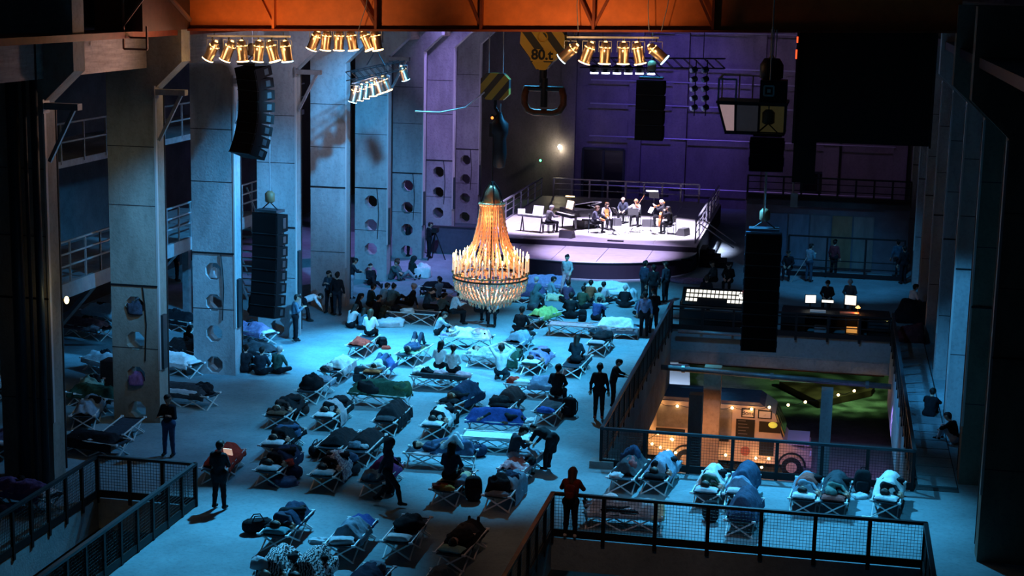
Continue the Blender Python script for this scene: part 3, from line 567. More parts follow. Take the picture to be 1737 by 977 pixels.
# aisle lamp on first column
t = thing('column_lamp', 'small warm lamp clipped to the column edge', 'lamp', atY(113,509,36.9)); MB().ball((0,0,0), (.06,.06,.10)).build('globe', M('warm_globe', (1,.8,.4), .4, em=(1,.75,.3), es=6), t, True); MB().bb((-.12,-.03,-.03), (-.02,.03,.03)).build('clip', BLACK, t); point(t.location+Vector((.12,-.1,0)), (1,.75,.35), 6, .06)
# crane cabin -------------------------------------------------------------------------------------------------------
c0 = atY(1218,175,42); W0 = 1.72; cb = thing('crane_cabin', 'glazed crane driver cabin hanging by the black screen', 'crane cabin', (c0.x,42,c0.z))
FR = M('cabin_frame', (.05,.055,.06), .5, .3)
m = MB()
for a, b in (((0,0),(W0,.0)), ((.22,-.72),(W0,-.72)), ((0,0),(.22,-.72)), ((.45,0),(.47,-.72)), ((1.06,0),(1.06,-.72)), ((W0,0),(W0,-.72))): m.bar((a[0],0,a[1]), (b[0],0,b[1]), .06)
m.build('window_frame', FR, cb); MB().prism([(0,1.4,0),(W0,1.4,0),(W0,1.4,-.78),(.22,1.4,-.78)], (0,.06,0)).build('rear_wall', M('cabin_inside', (.25,.24,.2), .7, var=.3), cb)
MB().prism([(.2,0,-.78),(W0,0,-.78),(W0,0,-.72),(.2,0,-.72)], (0,1.4,0)).build('cabin_floor', FR, cb); MB().prism([(-.05,-.05,0),(W0+.05,-.05,0),(W0+.05,-.05,.06),(-.05,-.05,.06)], (0,1.5,0)).build('cabin_roof', FR, cb)
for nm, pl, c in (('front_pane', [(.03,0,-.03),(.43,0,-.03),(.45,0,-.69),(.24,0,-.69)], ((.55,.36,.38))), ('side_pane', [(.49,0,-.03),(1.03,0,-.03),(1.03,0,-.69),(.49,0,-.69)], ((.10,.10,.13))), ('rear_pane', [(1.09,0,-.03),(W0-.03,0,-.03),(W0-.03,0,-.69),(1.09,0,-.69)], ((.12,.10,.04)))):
    MB().prism(pl, (0,.02,0)).build(nm, M('cabin_'+nm, c, .25, var=.25, scale=3, em=c, es={'front_pane':.45,'side_pane':.10,'rear_pane':.14}[nm]), cb)  # pane glow stands in for lamp light caught by the glass
m = MB()
for x in (0,.45): m.bar((x,0,.03), (x,0,.62), .045)
for x in (0,.45,.8,1.2): m.bar((x,1.3,.03), (x,1.3,.66), .035)
m.bar((0,0,.62), (.45,0,.62), .045); m.bar((0,0,.62), (0,1.3,.66), .04); m.bar((0,1.3,.66), (1.3,1.3,.66), .035); m.build('roof_railing', M('rail_grey', (.30,.31,.34), .5, .3), cb)
MB().bb((1.05,-.02,.06), (1.72,.8,.62)).build('control_box', BLACK, cb)
m = MB()
for a, b in (((1.16,.24),(1.16,.48)), ((1.16,.48),(1.40,.48)), ((1.40,.48),(1.40,.24)), ((1.40,.24),(1.16,.24))): m.bar((a[0],-.04,a[1]), (b[0],-.04,b[1]), .045)
m.build('square_mark', M('mark_grey', (.35,.42,.42), .6), cb); MB().box((1.28,-.04,.36), (.09,.03,.09)).build('mark_dot', M('mark_grey'), cb)
MB().lathe([(.16,.6),(.3,.66),(.3,1.0),(.2,1.16)], 12, (1.3,.5,0)).build('winch', BLACK, cb, True); MB().tube([(1.1,.4,.6),(1.05,.4,.95),(1.3,.4,1.25),(1.5,.4,1.0)], .025, 5).build('hose', M('hose_ochre', (.4,.25,.08), .6), cb)
for x in (1.25,1.32,1.39): MB().tube([(x,.5,1.1), (x,.5,1.9)], .014, 5).build('wire_rope', GREYST, cb)
# black screen -----------------------------------------------------------------------------------------------------------
s0, s1 = atY(1345,240,44), atY(1590,55,44)
sc_ = thing('hanging_screen', 'big plain black screen panel hung under the crane', 'screen', (s0.x,44,s0.z)); w_, h_ = s1.x-s0.x, s1.z-s0.z
MB().bb((0,0,0), (w_,.18,h_)).build('screen_panel', BLACKM, sc_)
for x in (0,w_): MB().bb((x-.03,-.03,-.05), (x+.03,.2,h_+.05)).build('side_frame', BLACK, sc_)
for f in (.2,.8): MB().tube([(w_*f,.1,h_), (w_*f,.1,h_+.8)], .015, 5).build('hanger', BLACK, sc_)
RED = M('red_marker', (1,.1,.03), .4, em=(1,.08,.02), es=2.0)
for (x, z, dx, dz) in ((-.04,2.62,.04,.16), (-.05,2.2,.04,.24), (.42,2.92,.14,.03)): MB().bb((x,-.05,z), (x+dx,-.02,z+dz)).build('marker_lamp', RED, sc_)
t = thing('tall_hanger_pipe', 'thin hanging pipe with a pale lamp below the screen edge', 'pipe', atY(1345,330,46)); MB().tube([(0,0,-.3), (0,0,1.5)], .03, 6).build('pipe', GREYST, t); MB().lathe([(.01,.98),(.05,1.05),(.04,1.3),(.01,1.36)], 8).build('lamp_tube', M('tube_glow', (1,1,.8), .4, em=(.9,1,.6), es=.9), t, True); MB().bb((-.06,-.06,-.35), (.14,.06,.05)).build('box', GREYST, t)
t = thing('dark_drape', 'narrow black drape hanging under the screen', 'drape', atY(1362,310,44.1)); MB().bb((-.3,0,0), (.3,.05,1.1)).build('cloth', BLACKM, t); MB().tube([(-.34,.02,1.12), (.34,.02,1.12)], .03, 6).build('batten', STEEL, t)
# ================================================================== people
def surface(prims, vox=.017, k=.028):
    """smooth union of tapered limbs -> one closed skin (surface nets)"""
    A = np.array([p[0] for p in prims], float); B = np.array([p[1] for p in prims], float); R = np.array([[p[2], p[3]] for p in prims])
    rm = R.max(1)[:, None]; lo = np.minimum(A, B)-rm; hi = np.maximum(A, B)+rm; org = lo.min(0)-3*vox; n = np.ceil((hi.max(0)+3*vox-org)/vox).astype(int)+1
    D = np.full(n, .3, np.float32); near = np.full(n, .3, np.float32); Mi = np.zeros(n, np.int8)
    for (a, b, ra, rb, mi), l, h in zip(prims, lo, hi):
        i0 = np.maximum(((l-.07-org)/vox).astype(int), 0); i1 = np.minimum(np.ceil((h+.07-org)/vox).astype(int)+1, n)
        g = [org[x]+vox*np.arange(i0[x], i1[x]) for x in range(3)]; a = np.array(a, float); ba = np.array(b, float)-a; L = ba@ba
        X = g[0][:,None,None]-a[0]; Y = g[1][None,:,None]-a[1]; Z = g[2][None,None,:]-a[2]
        t = np.clip((X*ba[0]+Y*ba[1]+Z*ba[2])/L, 0, 1) if L > 1e-9 else 0.
        d = np.sqrt((X-t*ba[0])**2+(Y-t*ba[1])**2+(Z-t*ba[2])**2)-(ra+(rb-ra)*t)
        s = tuple(slice(i0[x], i1[x]) for x in range(3)); o = D[s]; h_ = np.clip(.5+.5*(o-d)/k, 0, 1); D[s] = o*(1-h_)+d*h_-k*h_*(1-h_)
        c = d < near[s]; near[s] = np.where(c, d, near[s]); Mi[s] = np.where(c, mi, Mi[s])
    c = tuple(x-1 for x in n); acc = np.zeros(c+(3,), np.float32); cnt = np.zeros(c, np.float32)
    sl = lambda o: tuple(slice(o[x], o[x]+c[x]) for x in range(3))
    for ax in range(3):
        for u in (0,1):
            for v in (0,1):
                o = [0,0,0]; oth = [x for x in range(3) if x != ax]; o[oth[0]] = u; o[oth[1]] = v; o2 = list(o); o2[ax] = 1
                d0, d1 = D[sl(o)], D[sl(o2)]; m = (d0 < 0) != (d1 < 0); t = np.where(m, d0/np.where(m, d0-d1, 1), 0)
                for x in range(3): acc[..., x] += m*(t if x == ax else o[x])
                cnt += m
    act = cnt > 0; ids = np.full(c, -1); ids[act] = np.arange(act.sum()); cell = np.argwhere(act)
    V = org+vox*(cell+acc[act]/cnt[act][:, None]); F = []
    for ax in range(3):
        oth = [x for x in range(3) if x != ax]; s0 = [slice(1, c[x]) for x in range(3)]; s0[ax] = slice(0, c[ax]); s1 = list(s0); s1[ax] = slice(1, c[ax]+1)
        a, b = D[tuple(s0)] < 0, D[tuple(s1)] < 0
        for pos, m in ((1, a & ~b), (0, b & ~a)):
            e = np.argwhere(m); 
            if not len(e): continue
            e[:, oth[0]] += 1; e[:, oth[1]] += 1
            q = []
            for du, dv in ((0,0),(-1,0),(-1,-1),(0,-1)):
                f = e.copy(); f[:, oth[0]] += du; f[:, oth[1]] += dv; q.append(ids[f[:,0], f[:,1], f[:,2]])
            q = np.stack(q, 1); fl = pos if ax != 1 else 1-pos; F.append(q if fl else q[:, ::-1])
    F = np.concatenate(F); mats = Mi[tuple(cell[F[:,0]].T)]
    return V, F, mats
def V3(*a): return np.array(a, float)
POSES = {}
def P_(name, **k): POSES[name] = k
def mir(e, w): return [(-e[0],e[1],e[2]), e], [(-w[0],w[1],w[2]), w]
def pose(name, P, s, f, el, wr, kn, an, toe, nod=0., **kw):
    if isinstance(el, tuple): el = [(-el[0],el[1],el[2]), el]
    if isinstance(wr, tuple): wr = [(-wr[0],wr[1],wr[2]), wr]
    if isinstance(kn, tuple): kn = [(-kn[0],kn[1],kn[2]), kn]
    if isinstance(an, tuple): an = [(-an[0],an[1],an[2]), an]
    POSES[name] = dict(P=P, s=s, f=f, el=el, wr=wr, kn=kn, an=an, toe=toe, nod=nod, **kw)
UP, FW = (0,0,1), (0,1,0); T0 = (0,.15,-.02)
pose('stand', (0,0,.93), UP, FW, (.25,-.02,1.13), (.27,.06,.88), (.10,.02,.50), (.11,0,.08), T0)
pose('crossed', (0,0,.93), UP, FW, (.24,.08,1.13), [(.08,.24,1.16),(-.08,.22,1.20)], (.11,.02,.50), (.13,0,.08), T0, .1)
pose('hold', (0,0,.93), UP, FW, (.24,.06,1.14), (.06,.30,1.26), (.11,.02,.50), (.14,0,.08), T0, .3)
pose('walk', (0,0,.92), (0,.06,1), FW, [(-.25,.08,1.14),(.25,-.12,1.14)], [(-.24,.28,1.0),(.26,-.18,.9)], [(-.1,.02,.50),(.1,.26,.53)], [(-.1,-.30,.17),(.1,.34,.10)], T0)
pose('rail', (0,-.03,.92), (0,.18,1), FW, (.26,.18,1.18), (.16,.40,1.14), (.10,0,.50), (.12,-.02,.08), T0, .25)
pose('bend', (0,-.12,.90), (0,.94,.34), FW, (.22,.42,.84), (.14,.58,.62), (.10,.02,.48), [(-.12,.02,.08),(.12,.10,.08)], T0, .25)
pose('floor', (0,0,.13), (0,.16,1), FW, (.26,.14,.38), (.16,.33,.27), (.33,.27,.17), [(.08,.36,.08),(-.08,.28,.09)], (.1,.05,-.02), .2)
pose('hug', (0,0,.13), (0,.34,1), FW, (.24,.32,.44), (.07,.47,.36), (.12,.36,.48), (.10,.50,.08), T0, .25)
pose('legs', (0,0,.13), (0,-.22,1), FW, [(-.28,-.2,.36),(.24,.1,.36)], [(-.30,-.30,.05),(.10,.26,.30)], [(-.1,.44,.18),(.12,.40,.40)], [(-.1,.86,.08),(.14,.70,.08)], (0,.05,.14), .1)
pose('edge', (0,0,.56), (0,.12,1), FW, (.25,.12,.80), (.12,.34,.66), (.13,.43,.52), (.13,.42,.08), T0, .2)
pose('read', (0,0,.56), (0,.25,1), FW, (.25,.22,.82), (.10,.42,.84), (.14,.43,.52), (.14,.40,.08), T0, .6)
pose('piano', (0,0,.60), (0,.12,1), FW, (.25,.16,.86), (.20,.44,.84), (.14,.43,.54), (.14,.40,.08), T0, .3)
pose('violin', (0,0,.58), (0,.05,1), FW, [(-.22,.26,.92),(.34,.14,.94)], [(-.13,.42,1.10),(.24,.36,1.04)], (.16,.42,.54), (.18,.40,.08), T0, .2)
pose('cello', (0,0,.58), (0,.12,1), FW, [(-.32,.22,.98),(.34,.22,.84)], [(-.14,.26,1.16),(.30,.46,.72)], (.26,.38,.54), (.26,.36,.08), T0, .15)
pose('kneel', (0,-.08,.26), (0,.05,1), FW, (.36,.08,.92), (.13,.13,1.04), (.15,.30,.08), (.12,-.12,.08), (0,-.14,-.03), .1)
LY = (0,-1,0)
pose('back', (0,.05,.13), LY, UP, (.26,-.14,.10), (.24,.12,.10), (.10,.50,.15), (.11,.92,.10), (0,.05,.13))
pose('hands', (0,.05,.13), LY, UP, (.36,-.66,.14), (.10,-.80,.10), (.11,.46,.30), (.11,.86,.10), (0,.08,.10))
pose('knees', (0,.05,.13), LY, UP, (.26,-.14,.12), (.10,.02,.26), (.12,.40,.48), (.12,.68,.10), (0,.13,-.02))
SDF = (1,0,0)
pose('side', (-.08,.05,.17), LY, SDF, [(.16,-.28,.24),(.12,-.30,.08)], [(.30,-.46,.14),(.30,-.52,.07)], [(.30,.34,.24),(.26,.36,.10)], [(.10,.66,.20),(.06,.70,.08)], (.13,.03,0), .1)
_HB = {}
def human(pname, hair='short', coat=None):
    key = (pname, hair, coat)
    if key in _HB: return _HB[key]
    p = POSES[pname]; P = np.array(p['P'], float); s = _n(np.array(p['s'], float)); f = np.array(p['f'], float); f = _n(f-s*(f@s)); r = np.cross(f, s)
    q = []; A = lambda a, b, ra, rb, mi: q.append((tuple(a), tuple(b), ra, rb, mi))
    SK, TOP, TR, SH, HR = range(5)
    A(P-r*.085, P+r*.085, .115, .115, TR); A(P+s*.08, P+s*.22, .125, .125, TOP); A(P+s*.24-r*.05, P+s*.40-r*.07, .115, .11, TOP); A(P+s*.24+r*.05, P+s*.40+r*.07, .115, .11, TOP)
    A(P+s*.46-r*.14, P+s*.46+r*.14, .068, .068, TOP)
    hs = _n(s*math.cos(p['nod'])+f*math.sin(p['nod'])) if abs(p['s'][2]) > .5 else _n(s+f*p['nod']); 
    if pname == 'bend': hs = _n(s*.95+V3(0,0,-.25))
    hf = _n(f-hs*(f@hs)); hx = np.cross(hf, hs); nk = P+s*.50; c = nk+hs*.21+hf*.02
    A(nk-s*.02, c-hs*.08, .055, .05, SK); A(c-hf*.02, c+hf*.015, .09, .088, SK); A(c+hf*.02-hs*.05, c+hf*.055-hs*.095, .062, .036, SK); A(c+hf*.085-hs*.0, c+hf*.108-hs*.028, .012, .017, SK)
    for e in (-1,1): A(c+hx*e*.09-hf*.01, c+hx*e*.097-hf*.01-hs*.03, .02, .014, SK)
    if hair != 'bald':
        A(c-hf*.03+hs*.015, c+hf*.03+hs*.045, .098, .084, HR); A(c-hf*.045-hs*.03, c-hf*.05-hs*.06, .08, .06, HR)
        if hair == 'long': A(c-hf*.05, c-hf*.075-hs*.27, .085, .06, HR); A(c-hf*.03-hx*.07, c-hf*.05-hs*.2-hx*.06, .045, .04, HR); A(c-hf*.03+hx*.07, c-hf*.05-hs*.2+hx*.06, .045, .04, HR)
        if hair == 'bun': A(c-hf*.09+hs*.07, c-hf*.10+hs*.075, .05, .05, HR)
        if hair == 'tail': A(c-hf*.10+hs*.03, c-hf*.13-hs*.2, .035, .02, HR)
        if hair == 'cap': A(c+hf*.07+hs*.045, c+hf*.15+hs*.03, .05, .04, HR)
        if hair == 'hood': A(c-hf*.04, c+hs*.03, .115, .11, TOP); A(c-hf*.05-hs*.08, nk-f*.05, .10, .10, TOP)
    fing = MB()
    for i, e in ((0,-1),(1,1)):
        sh = P+s*.455+r*e*.165; el = np.array(p['el'][i], float); wr = np.array(p['wr'][i], float); hd = _n(wr-el)
        A(sh, el, .062, .047, TOP); A(el, el+(wr-el)*.78, .047, .036, TOP); A(el+(wr-el)*.74, wr, .033, .027, SK)
        sv = _n(np.cross(hd, s)+1e-6) if abs(hd@s) < .9 else _n(np.cross(hd, f)+1e-6); pn = np.cross(sv, hd)
        A(wr+hd*.02-sv*.018, wr+hd*.075-sv*.024, .024, .02, SK); A(wr+hd*.02+sv*.018, wr+hd*.075+sv*.024, .024, .02, SK)
        for j, L in enumerate((.068,.08,.075,.058)):
            b0 = wr+hd*.078+sv*(j-1.5)*.021; b1 = b0+hd*L*.55-pn*.012; b2 = b1+hd*L*.4-pn*.03; fing.tube([b0, b1, b2], [.0105,.0095,.007], 5)
        b0 = wr+hd*.035-sv*.035; b1 = b0+hd*.035-sv*.026; fing.tube([b0, b1, b1+hd*.03-pn*.008], [.012,.011,.008], 5)
        hp = P-s*.01+r*e*.088; kn = np.array(p['kn'][i], float); an = np.array(p['an'][i], float); to = np.array(p['toe'], float)*(V3(e,1,1) if pname == 'floor' else 1)
        A(hp, kn, .092, .062, TR); A(kn, kn+(an-kn)*.35, .06, .058, TR); A(kn+(an-kn)*.35, an, .058, .043, TR); A(an-to*.25, an+to*.9, .045, .036, SH)
        if coat: m_ = hp+(kn-hp)*(.9 if coat == 'long' else .35); A(hp, m_, .115, .10, TOP)
    if coat == 'tail': A(P-f*.08, P-f*.16-V3(0,0,.45), .10, .07, TOP); A(P-f*.08, P+V3(0,0,-.3), .11, .09, TOP)
    q = [(a_, b_, ra*(1.10 if mi in (1,2) else 1), rb*(1.10 if mi in (1,2) else 1), mi) for a_, b_, ra, rb, mi in q]
    V, F, mt = surface(q)
    mb = MB(); mb.v = [tuple(x) for x in V.tolist()]; mb.f = [tuple(x) for x in F.tolist()]; mb.m = mt.tolist(); mb.add(fing.v, fing.f, SK)
    for e in (-1,1): mb.ball(c+hf*.088+hx*e*.033+hs*.012, .0105, 6, 4, 4)
    mb.add([c+hf*.098-hs*.068+hx*.022, c+hf*.098-hs*.068-hx*.022, c+hf*.096-hs*.076-hx*.018, c+hf*.096-hs*.076+hx*.018], [(0,1,2,3)], 4)
    me = mb.mesh('person_'+pname, [BLACK]*5, True); _HB[key] = me; return me
SKINS = [(.62,.40,.30), (.55,.34,.25), (.45,.27,.19), (.68,.46,.36)]
HAIRC = {'dark': (.012,.009,.008), 'brown': (.05,.025,.013), 'blond': (.38,.25,.11), 'grey': (.45,.45,.45), 'red': (.16,.04,.015)}
PID = [0]
def person(label, loc, rot, pname, hair='short', hc='dark', top=(.03,.03,.04), tr=(.02,.025,.04), shoe=(.02,.02,.02), coat=None, group=None, s=1.0, rx=None):
    me = human(pname, hair, coat); o = put('person', me, None, loc, RAD(rot)); PID[0] += 1
    for i, m in enumerate((M('skin_%d' % (PID[0] % 4), SKINS[PID[0] % 4], .55), fab(top), fab(tr), fab(shoe), M('hair_'+hc, HAIRC[hc], .6, var=.3, scale=20))):
        o.material_slots[i].link = 'OBJECT'; o.material_slots[i].material = m
    o.scale = (s,s,s); return tag(o, label, 'person', group)
# ================================================================== cots, bedding, bags
LEGM = M('cot_leg', (.74,.76,.76), .4, .1); CANV = fab((.035,.05,.07)); TIP = M('cot_tip', (.85,.88,.9), .5)
def cot_proto():
    t = thing('camp_cot', 'x', 'cot', (0,0,0), 0, 'folding camp cots'); n = 12; mb = MB(); vs = []; fs = []
    for i in range(n+1):
        for j in range(7):
            x = -.33+.66*j/6; y = -.93+1.86*i/n; vs.append((x, y, .415-.035*(1-(x/.33)**2)))
    for i in range(n):
        for j in range(6): a = i*7+j; fs.append((a, a+1, a+8, a+7))
    mb.add(vs, fs); c = mb.build('canvas', CANV, t, True); so = c.modifiers.new('thick', 'SOLIDIFY'); so.thickness = .012
    rl_ = MB().bb((-.015,-.96,-.015), (.015,.96,.015)).mesh('side_rail', LEGM); tp = MB().bb((-.045,-.02,-.022), (.045,.03,.022)).mesh('rail_tip', TIP)
    for s in (-1,1):
        r_ = put('side_rail', rl_, t, (s*.34,0,.425))
        for y in (-.96,.95): put('rail_tip', tp, r_, (0,y,.006))
    for s in (-1,1):
        lg = MB().bar((-.33*s,0,.41), (.33*s,0,.0), .032).mesh('leg', LEGM); sg_ = MB().bar((0,-.42*s,.41), (0,.42*s,.0), .03).mesh('leg', LEGM)
        for y in (-.90,.90): put('leg', lg, t, (0,y+s*.02,0))
        for x in (-.31,.31):
            for y in (-.43,.43): put('leg', sg_, t, (x+s*.016,y,0))
    for y in (-.93,.93): put('end_bar', MB().bb((-.34,-.012,-.012), (.34,.012,.012)).mesh('end_bar', STEEL), t, (0,y,.40))
    return t
COT0 = cot_proto(); COT_N = [0]
def cot(loc, rot, label):
    COT_N[0] += 1
    if COT_N[0] == 1: COT0.location = loc; COT0.rotation_euler = (0,0,RAD(rot)); COT0['label'] = label; return COT0
    return dup(COT0, loc, RAD(rot), label)
def nz(x, y, z, s): return noise.noise(Vector((x*s, y*s, z)))
def smooth01(t): t = max(0., min(1., t)); return t*t*(3-2*t)
def blanket(label, loc, rot, col, y0=-.45, y1=.98, hgt=.24, dl=.12, dr=.12, seed=0, xo=0., w=.36, fold=1., mat=None, cat='blanket', name='blanket', base=.40, group='blankets on the cots', knee=0., two=False):
    """cloth lying over a sleeper: rises over the body, creases, hangs at the cot's sides"""
    nu, nv = 34, 26; vs = []; fs = []
    for i in range(nu+1):
        v = i/nu; y = y0+(y1-y0)*v
        for j in range(nv+1):
            t = -(w+dl)+(2*w+dl+dr)*j/nv; x = max(-w, min(w, t)); over = abs(t)-abs(x)
            xc = xo*math.sin(v*3.0); body = hgt*(.80+.25*math.sin(v*2.6+.5)+knee*math.exp(-((v-.62)/.17)**2))*(math.exp(-abs((x-xc)/(.28+.03*math.sin(seed+v*5)))**3) if not two else max(math.exp(-abs((x-.37)/.27)**2.8), (.85+.2*math.sin(v*4))*math.exp(-abs((x+.37)/.27)**2.8)))
            ef = smooth01(v/.10)*.75+.25; en = smooth01((1-v)/.12)*.8+.2; z = body*ef*en
            z += fold*(.035*nz(x*2.2, y*1.1, seed, 2.6)+.022*abs(nz(x, y, seed+9, 6))+.012*math.sin((x*1.5+y*.8)*16+6*nz(x, y, seed, 2))+.008*nz(x, y, seed, 14)); z = max(z, .012)
            if over > 0: z = z*max(0, 1-over*7)-over+.015*nz(y*3, seed, 2, 3)
            ox = (.035*nz(y*2.5, over*3, seed+3, 2.2)+.012+.03*over*abs(nz(y*6, seed, 5, 1.5)))*(1 if t > 0 else -1)*smooth01(over*9) if over > 0 else 0
            vs.append((x+ox+.03*nz(y, x, seed+5, 3), y+.05*nz(x*1.5, seed, y, 2)*(1 if v in (0,1) else .5), base+z))
    for i in range(nu):
        for j in range(nv): a = i*(nv+1)+j; fs.append((a, a+1, a+nv+2, a+nv+1))
    o = MB().add(vs, fs).build(name, mat or fab(col), None, True, loc); o.rotation_euler = (0,0,RAD(rot)); so = o.modifiers.new('thick', 'SOLIDIFY'); so.thickness = .018; so.offset = -1
    return tag(o, label, cat, group)
def heap(label, loc, rot, col, size, seed=0, name='clothes_bundle', cat='clothes', mat=None, amp=.34, group=None, parts=None):
    """soft crumpled lump lying on a surface"""
    nu, nv = 24, 12; vs = []; fs = []
    for i in range(nv+1):
        t = PI/2*i/nv
        for j in range(nu):
            a = 2*PI*j/nu; d = Vector((math.cos(a)*math.cos(t), math.sin(a)*math.cos(t), math.sin(t)))
            sq = 1/max(.62, (abs(d.x)**3+abs(d.y)**3+abs(d.z)**3)**(1/3)); k = sq*(1+amp*noise.noise(d*1.9+Vector((seed,seed*.7,0)))+amp*.7*abs(noise.noise(d*4.5+Vector((0,seed,0)))))
            vs.append((d.x*size[0]/2*k, d.y*size[1]/2*k, max(0, d.z*size[2]*k*.9)))
    for i in range(nv):
        for j in range(nu): fs.append((i*nu+j, i*nu+(j+1) % nu, (i+1)*nu+(j+1) % nu, (i+1)*nu+j))
    fs.append(tuple(range(nu))[::-1]); o = MB().add(vs, fs).build(name, mat or fab(col), None, True, loc); o.rotation_euler = (0,0,RAD(rot))
    return tag(o, label, cat, group)
def pillow(label, loc, rot, col, size=(.52,.32,.12), seed=0):
    nu, nv = 16, 10; vs = []; fs = []
    for sgn in (1,-1):
        for i in range(nv+1):
            for j in range(nu+1):
                u, v = -1+2*j/nu, -1+2*i/nv; h = ((1-u**4)*(1-v**4))**.45
                vs.append((u*size[0]/2*(1-.06*(1-abs(v))), v*size[1]/2*(1-.08*(1-abs(u))), sgn*size[2]/2*h*(1+.25*nz(u, v, seed, 2))+size[2]/2))
        b = 0 if sgn > 0 else (nu+1)*(nv+1)
        for i in range(nv):
            for j in range(nu): a = b+i*(nu+1)+j; q = (a, a+1, a+nu+2, a+nu+1); fs.append(q if sgn > 0 else q[::-1])
    o = MB().add(vs, fs).build('pillow', fab(col, .15), None, True, loc); o.rotation_euler = (0,0,RAD(rot)); return tag(o, label, 'pillow', 'pillows on the cots')
def backpack(label, loc, rot, col, s=1., lie=False):
    t = thing('backpack', label, 'backpack', loc, RAD(rot), 'backpacks on the hall floor'); m = fab(col); q = Matrix.Rotation(RAD(-75), 3, 'X') if lie else Matrix.Identity(3); zo = .12 if lie else 0
    def soft(c, d):
        mb = MB().ball((0,0,0), (1,1,1), 16, 10); mb.v = [tuple(q@Vector((math.copysign(abs(a)**.55, a)*d[0]/2+c[0], math.copysign(abs(b)**.55, b)*d[1]/2+c[1], math.copysign(abs(e)**.6, e)*d[2]/2+c[2]))*s+Vector((0,0,zo))) for a, b, e in mb.v]; return mb
    soft((0,0,.24), (.34,.24,.48)).build('bag_body', m, t, True); soft((0,-.14,.17), (.26,.12,.24)).build('front_pocket', m, t, True)
    for x in (-.1,.1): MB().tube([q@Vector(p)*s+Vector((0,0,zo)) for p in ((x,.08,.44),(x*1.2,.2,.32),(x*1.3,.18,.14),(x*1.2,.1,.04))], .018*s, 5).build('strap', m, t)
    MB().tube([q@Vector(p)*s+Vector((0,0,zo)) for p in ((-.05,.05,.47),(-.03,.06,.52),(.03,.06,.52),(.05,.05,.47))], .011*s, 5).build('handle', m, t); return t
def duffel(label, loc, rot, col, s=1.):
    t = thing('duffel_bag', label, 'bag', loc, RAD(rot), 'bags on the hall floor'); m = fab(col); mb = MB().ball((0,0,0), (1,1,1), 16, 10)
    mb.v = [(math.copysign(abs(a)**.5, a)*.30*s, b*.16*s, (math.copysign(abs(c)**.8, c)*.14+.14)*s) for a, b, c in mb.v]; mb.build('bag_body', m, t, True)
    for y in (-.1,.1): MB().tube([(-.12*s,y*s,.24*s),(-.06*s,y*.6*s,.34*s),(.06*s,y*.6*s,.34*s),(.12*s,y*s,.24*s)], .012*s, 5).build('handle', m, t)
    MB().bb((-.2*s,-.008,.275*s), (.2*s,.008,.287*s)).build('zip', STEEL, t); return t
# ================================================================== stage
DZ = 1.05
DECKM = M('stage_deck_boards', (.50,.47,.48), .42, var=.12, scale=3); FASC = M('stage_fascia', (.025,.022,.04), .7)
sg = thing('stage', 'raised concert stage with pale deck and curved lower apron', 'stage', (0,0,0))
ell = lambda x: 75.1-4.35*math.sqrt(max(0, 1-((x+11.2)/5.15)**2))
N = 40; arc = [(-11.2+5.15*math.cos(PI+PI*k/N), 75.1+4.35*math.sin(PI+PI*k/N)) for k in range(N+1)]
MB().prism([(x,y,0) for x, y in arc], (0,0,.70)).build('apron_base', FASC, sg)
xs = [-16.3,-14.3,-12.25,-10.2,-8.1,-6.06]
for i in range(5):
    for (ya, yb) in ((70.6,73.05),(73.07,75.08)):
        xa, xb = xs[i]+.012, xs[i+1]-.012; fr = []
        for k in range(9):
            x = xa+(xb-xa)*k/8; y = max(ya, ell(x)+.01)
            fr.append((x, min(y, yb)))
        if all(y >= yb-.05 for _, y in fr): continue
        poly = [(x,y,.70) for x, y in fr]+[(xb,yb,.70),(xa,yb,.70)]; pp = []
        for p in poly:
            if not pp or (Vector(p)-Vector(pp[-1])).length > .02: pp.append(p)
        MB().prism(pp, (0,0,.055)).build('apron_panel', DECKM, sg)
MB().tube([(x,y-.01,.75) for x, y in arc], .03, 5).build('apron_rim', M('rim_pale', (.75,.72,.7), .4), sg)
MB().bb((-16.4,75.1,0), (-6.06,91,DZ-.06)).build('deck_base', FASC, sg)
for i in range(5):
    for j in range(6): MB().bb((-16.4+i*2.068+.006,75.1+j*2.65+.006,DZ-.06), (-16.4+(i+1)*2.068-.006,75.1+(j+1)*2.65-.006,DZ)).build('deck_panel', DECKM, sg)
def srail(label, p0, p1, n, z=DZ, h=1.1):
    t = railing(label, p0, p1, n, h, .08, False, 'stage_railing', M('stage_rail', (.30,.30,.36), .4, .5)); t.location.z = z; return t
srail('thin metal railing along the rear edge of the stage', (-15.6,90.7), (-7.3,90.7), 8)
srail('thin metal railing at the console side of the stage', (-6.2,90.7), (-6.2,76.0), 7)
srail('thin metal railing at the piano side of the stage', (-16.3,90.7), (-16.3,76.4), 7)
r2 = thing('stage_steps', 'dark access steps with slanting rails beside the stage', 'steps', (-5.95,75.4,0))
for k in range(5): MB().bb((.02+k*.3,.1,0), (.32+k*.3,1.6,DZ-.2-k*.19)).build('step', BLACKM, r2)
for y in (.1,1.6): MB().bar((0,y,DZ+1.0), (1.6,y,1.0), .05).build('handrail', M('stage_rail'), r2)
sp = thing('side_partition', 'dark violet low partition wall at the piano end of the stage', 'partition', (-19.0,75.6,0))
MB().bb((0,0,0), (2.4,.12,1.25)).build('panel', M('partition_violet', (.14,.10,.15), .7, var=.2), sp); MB().bb((-.03,-.05,1.25), (2.43,.17,1.33)).build('top_board', M('partition_cap', (.05,.035,.05), .6), sp)
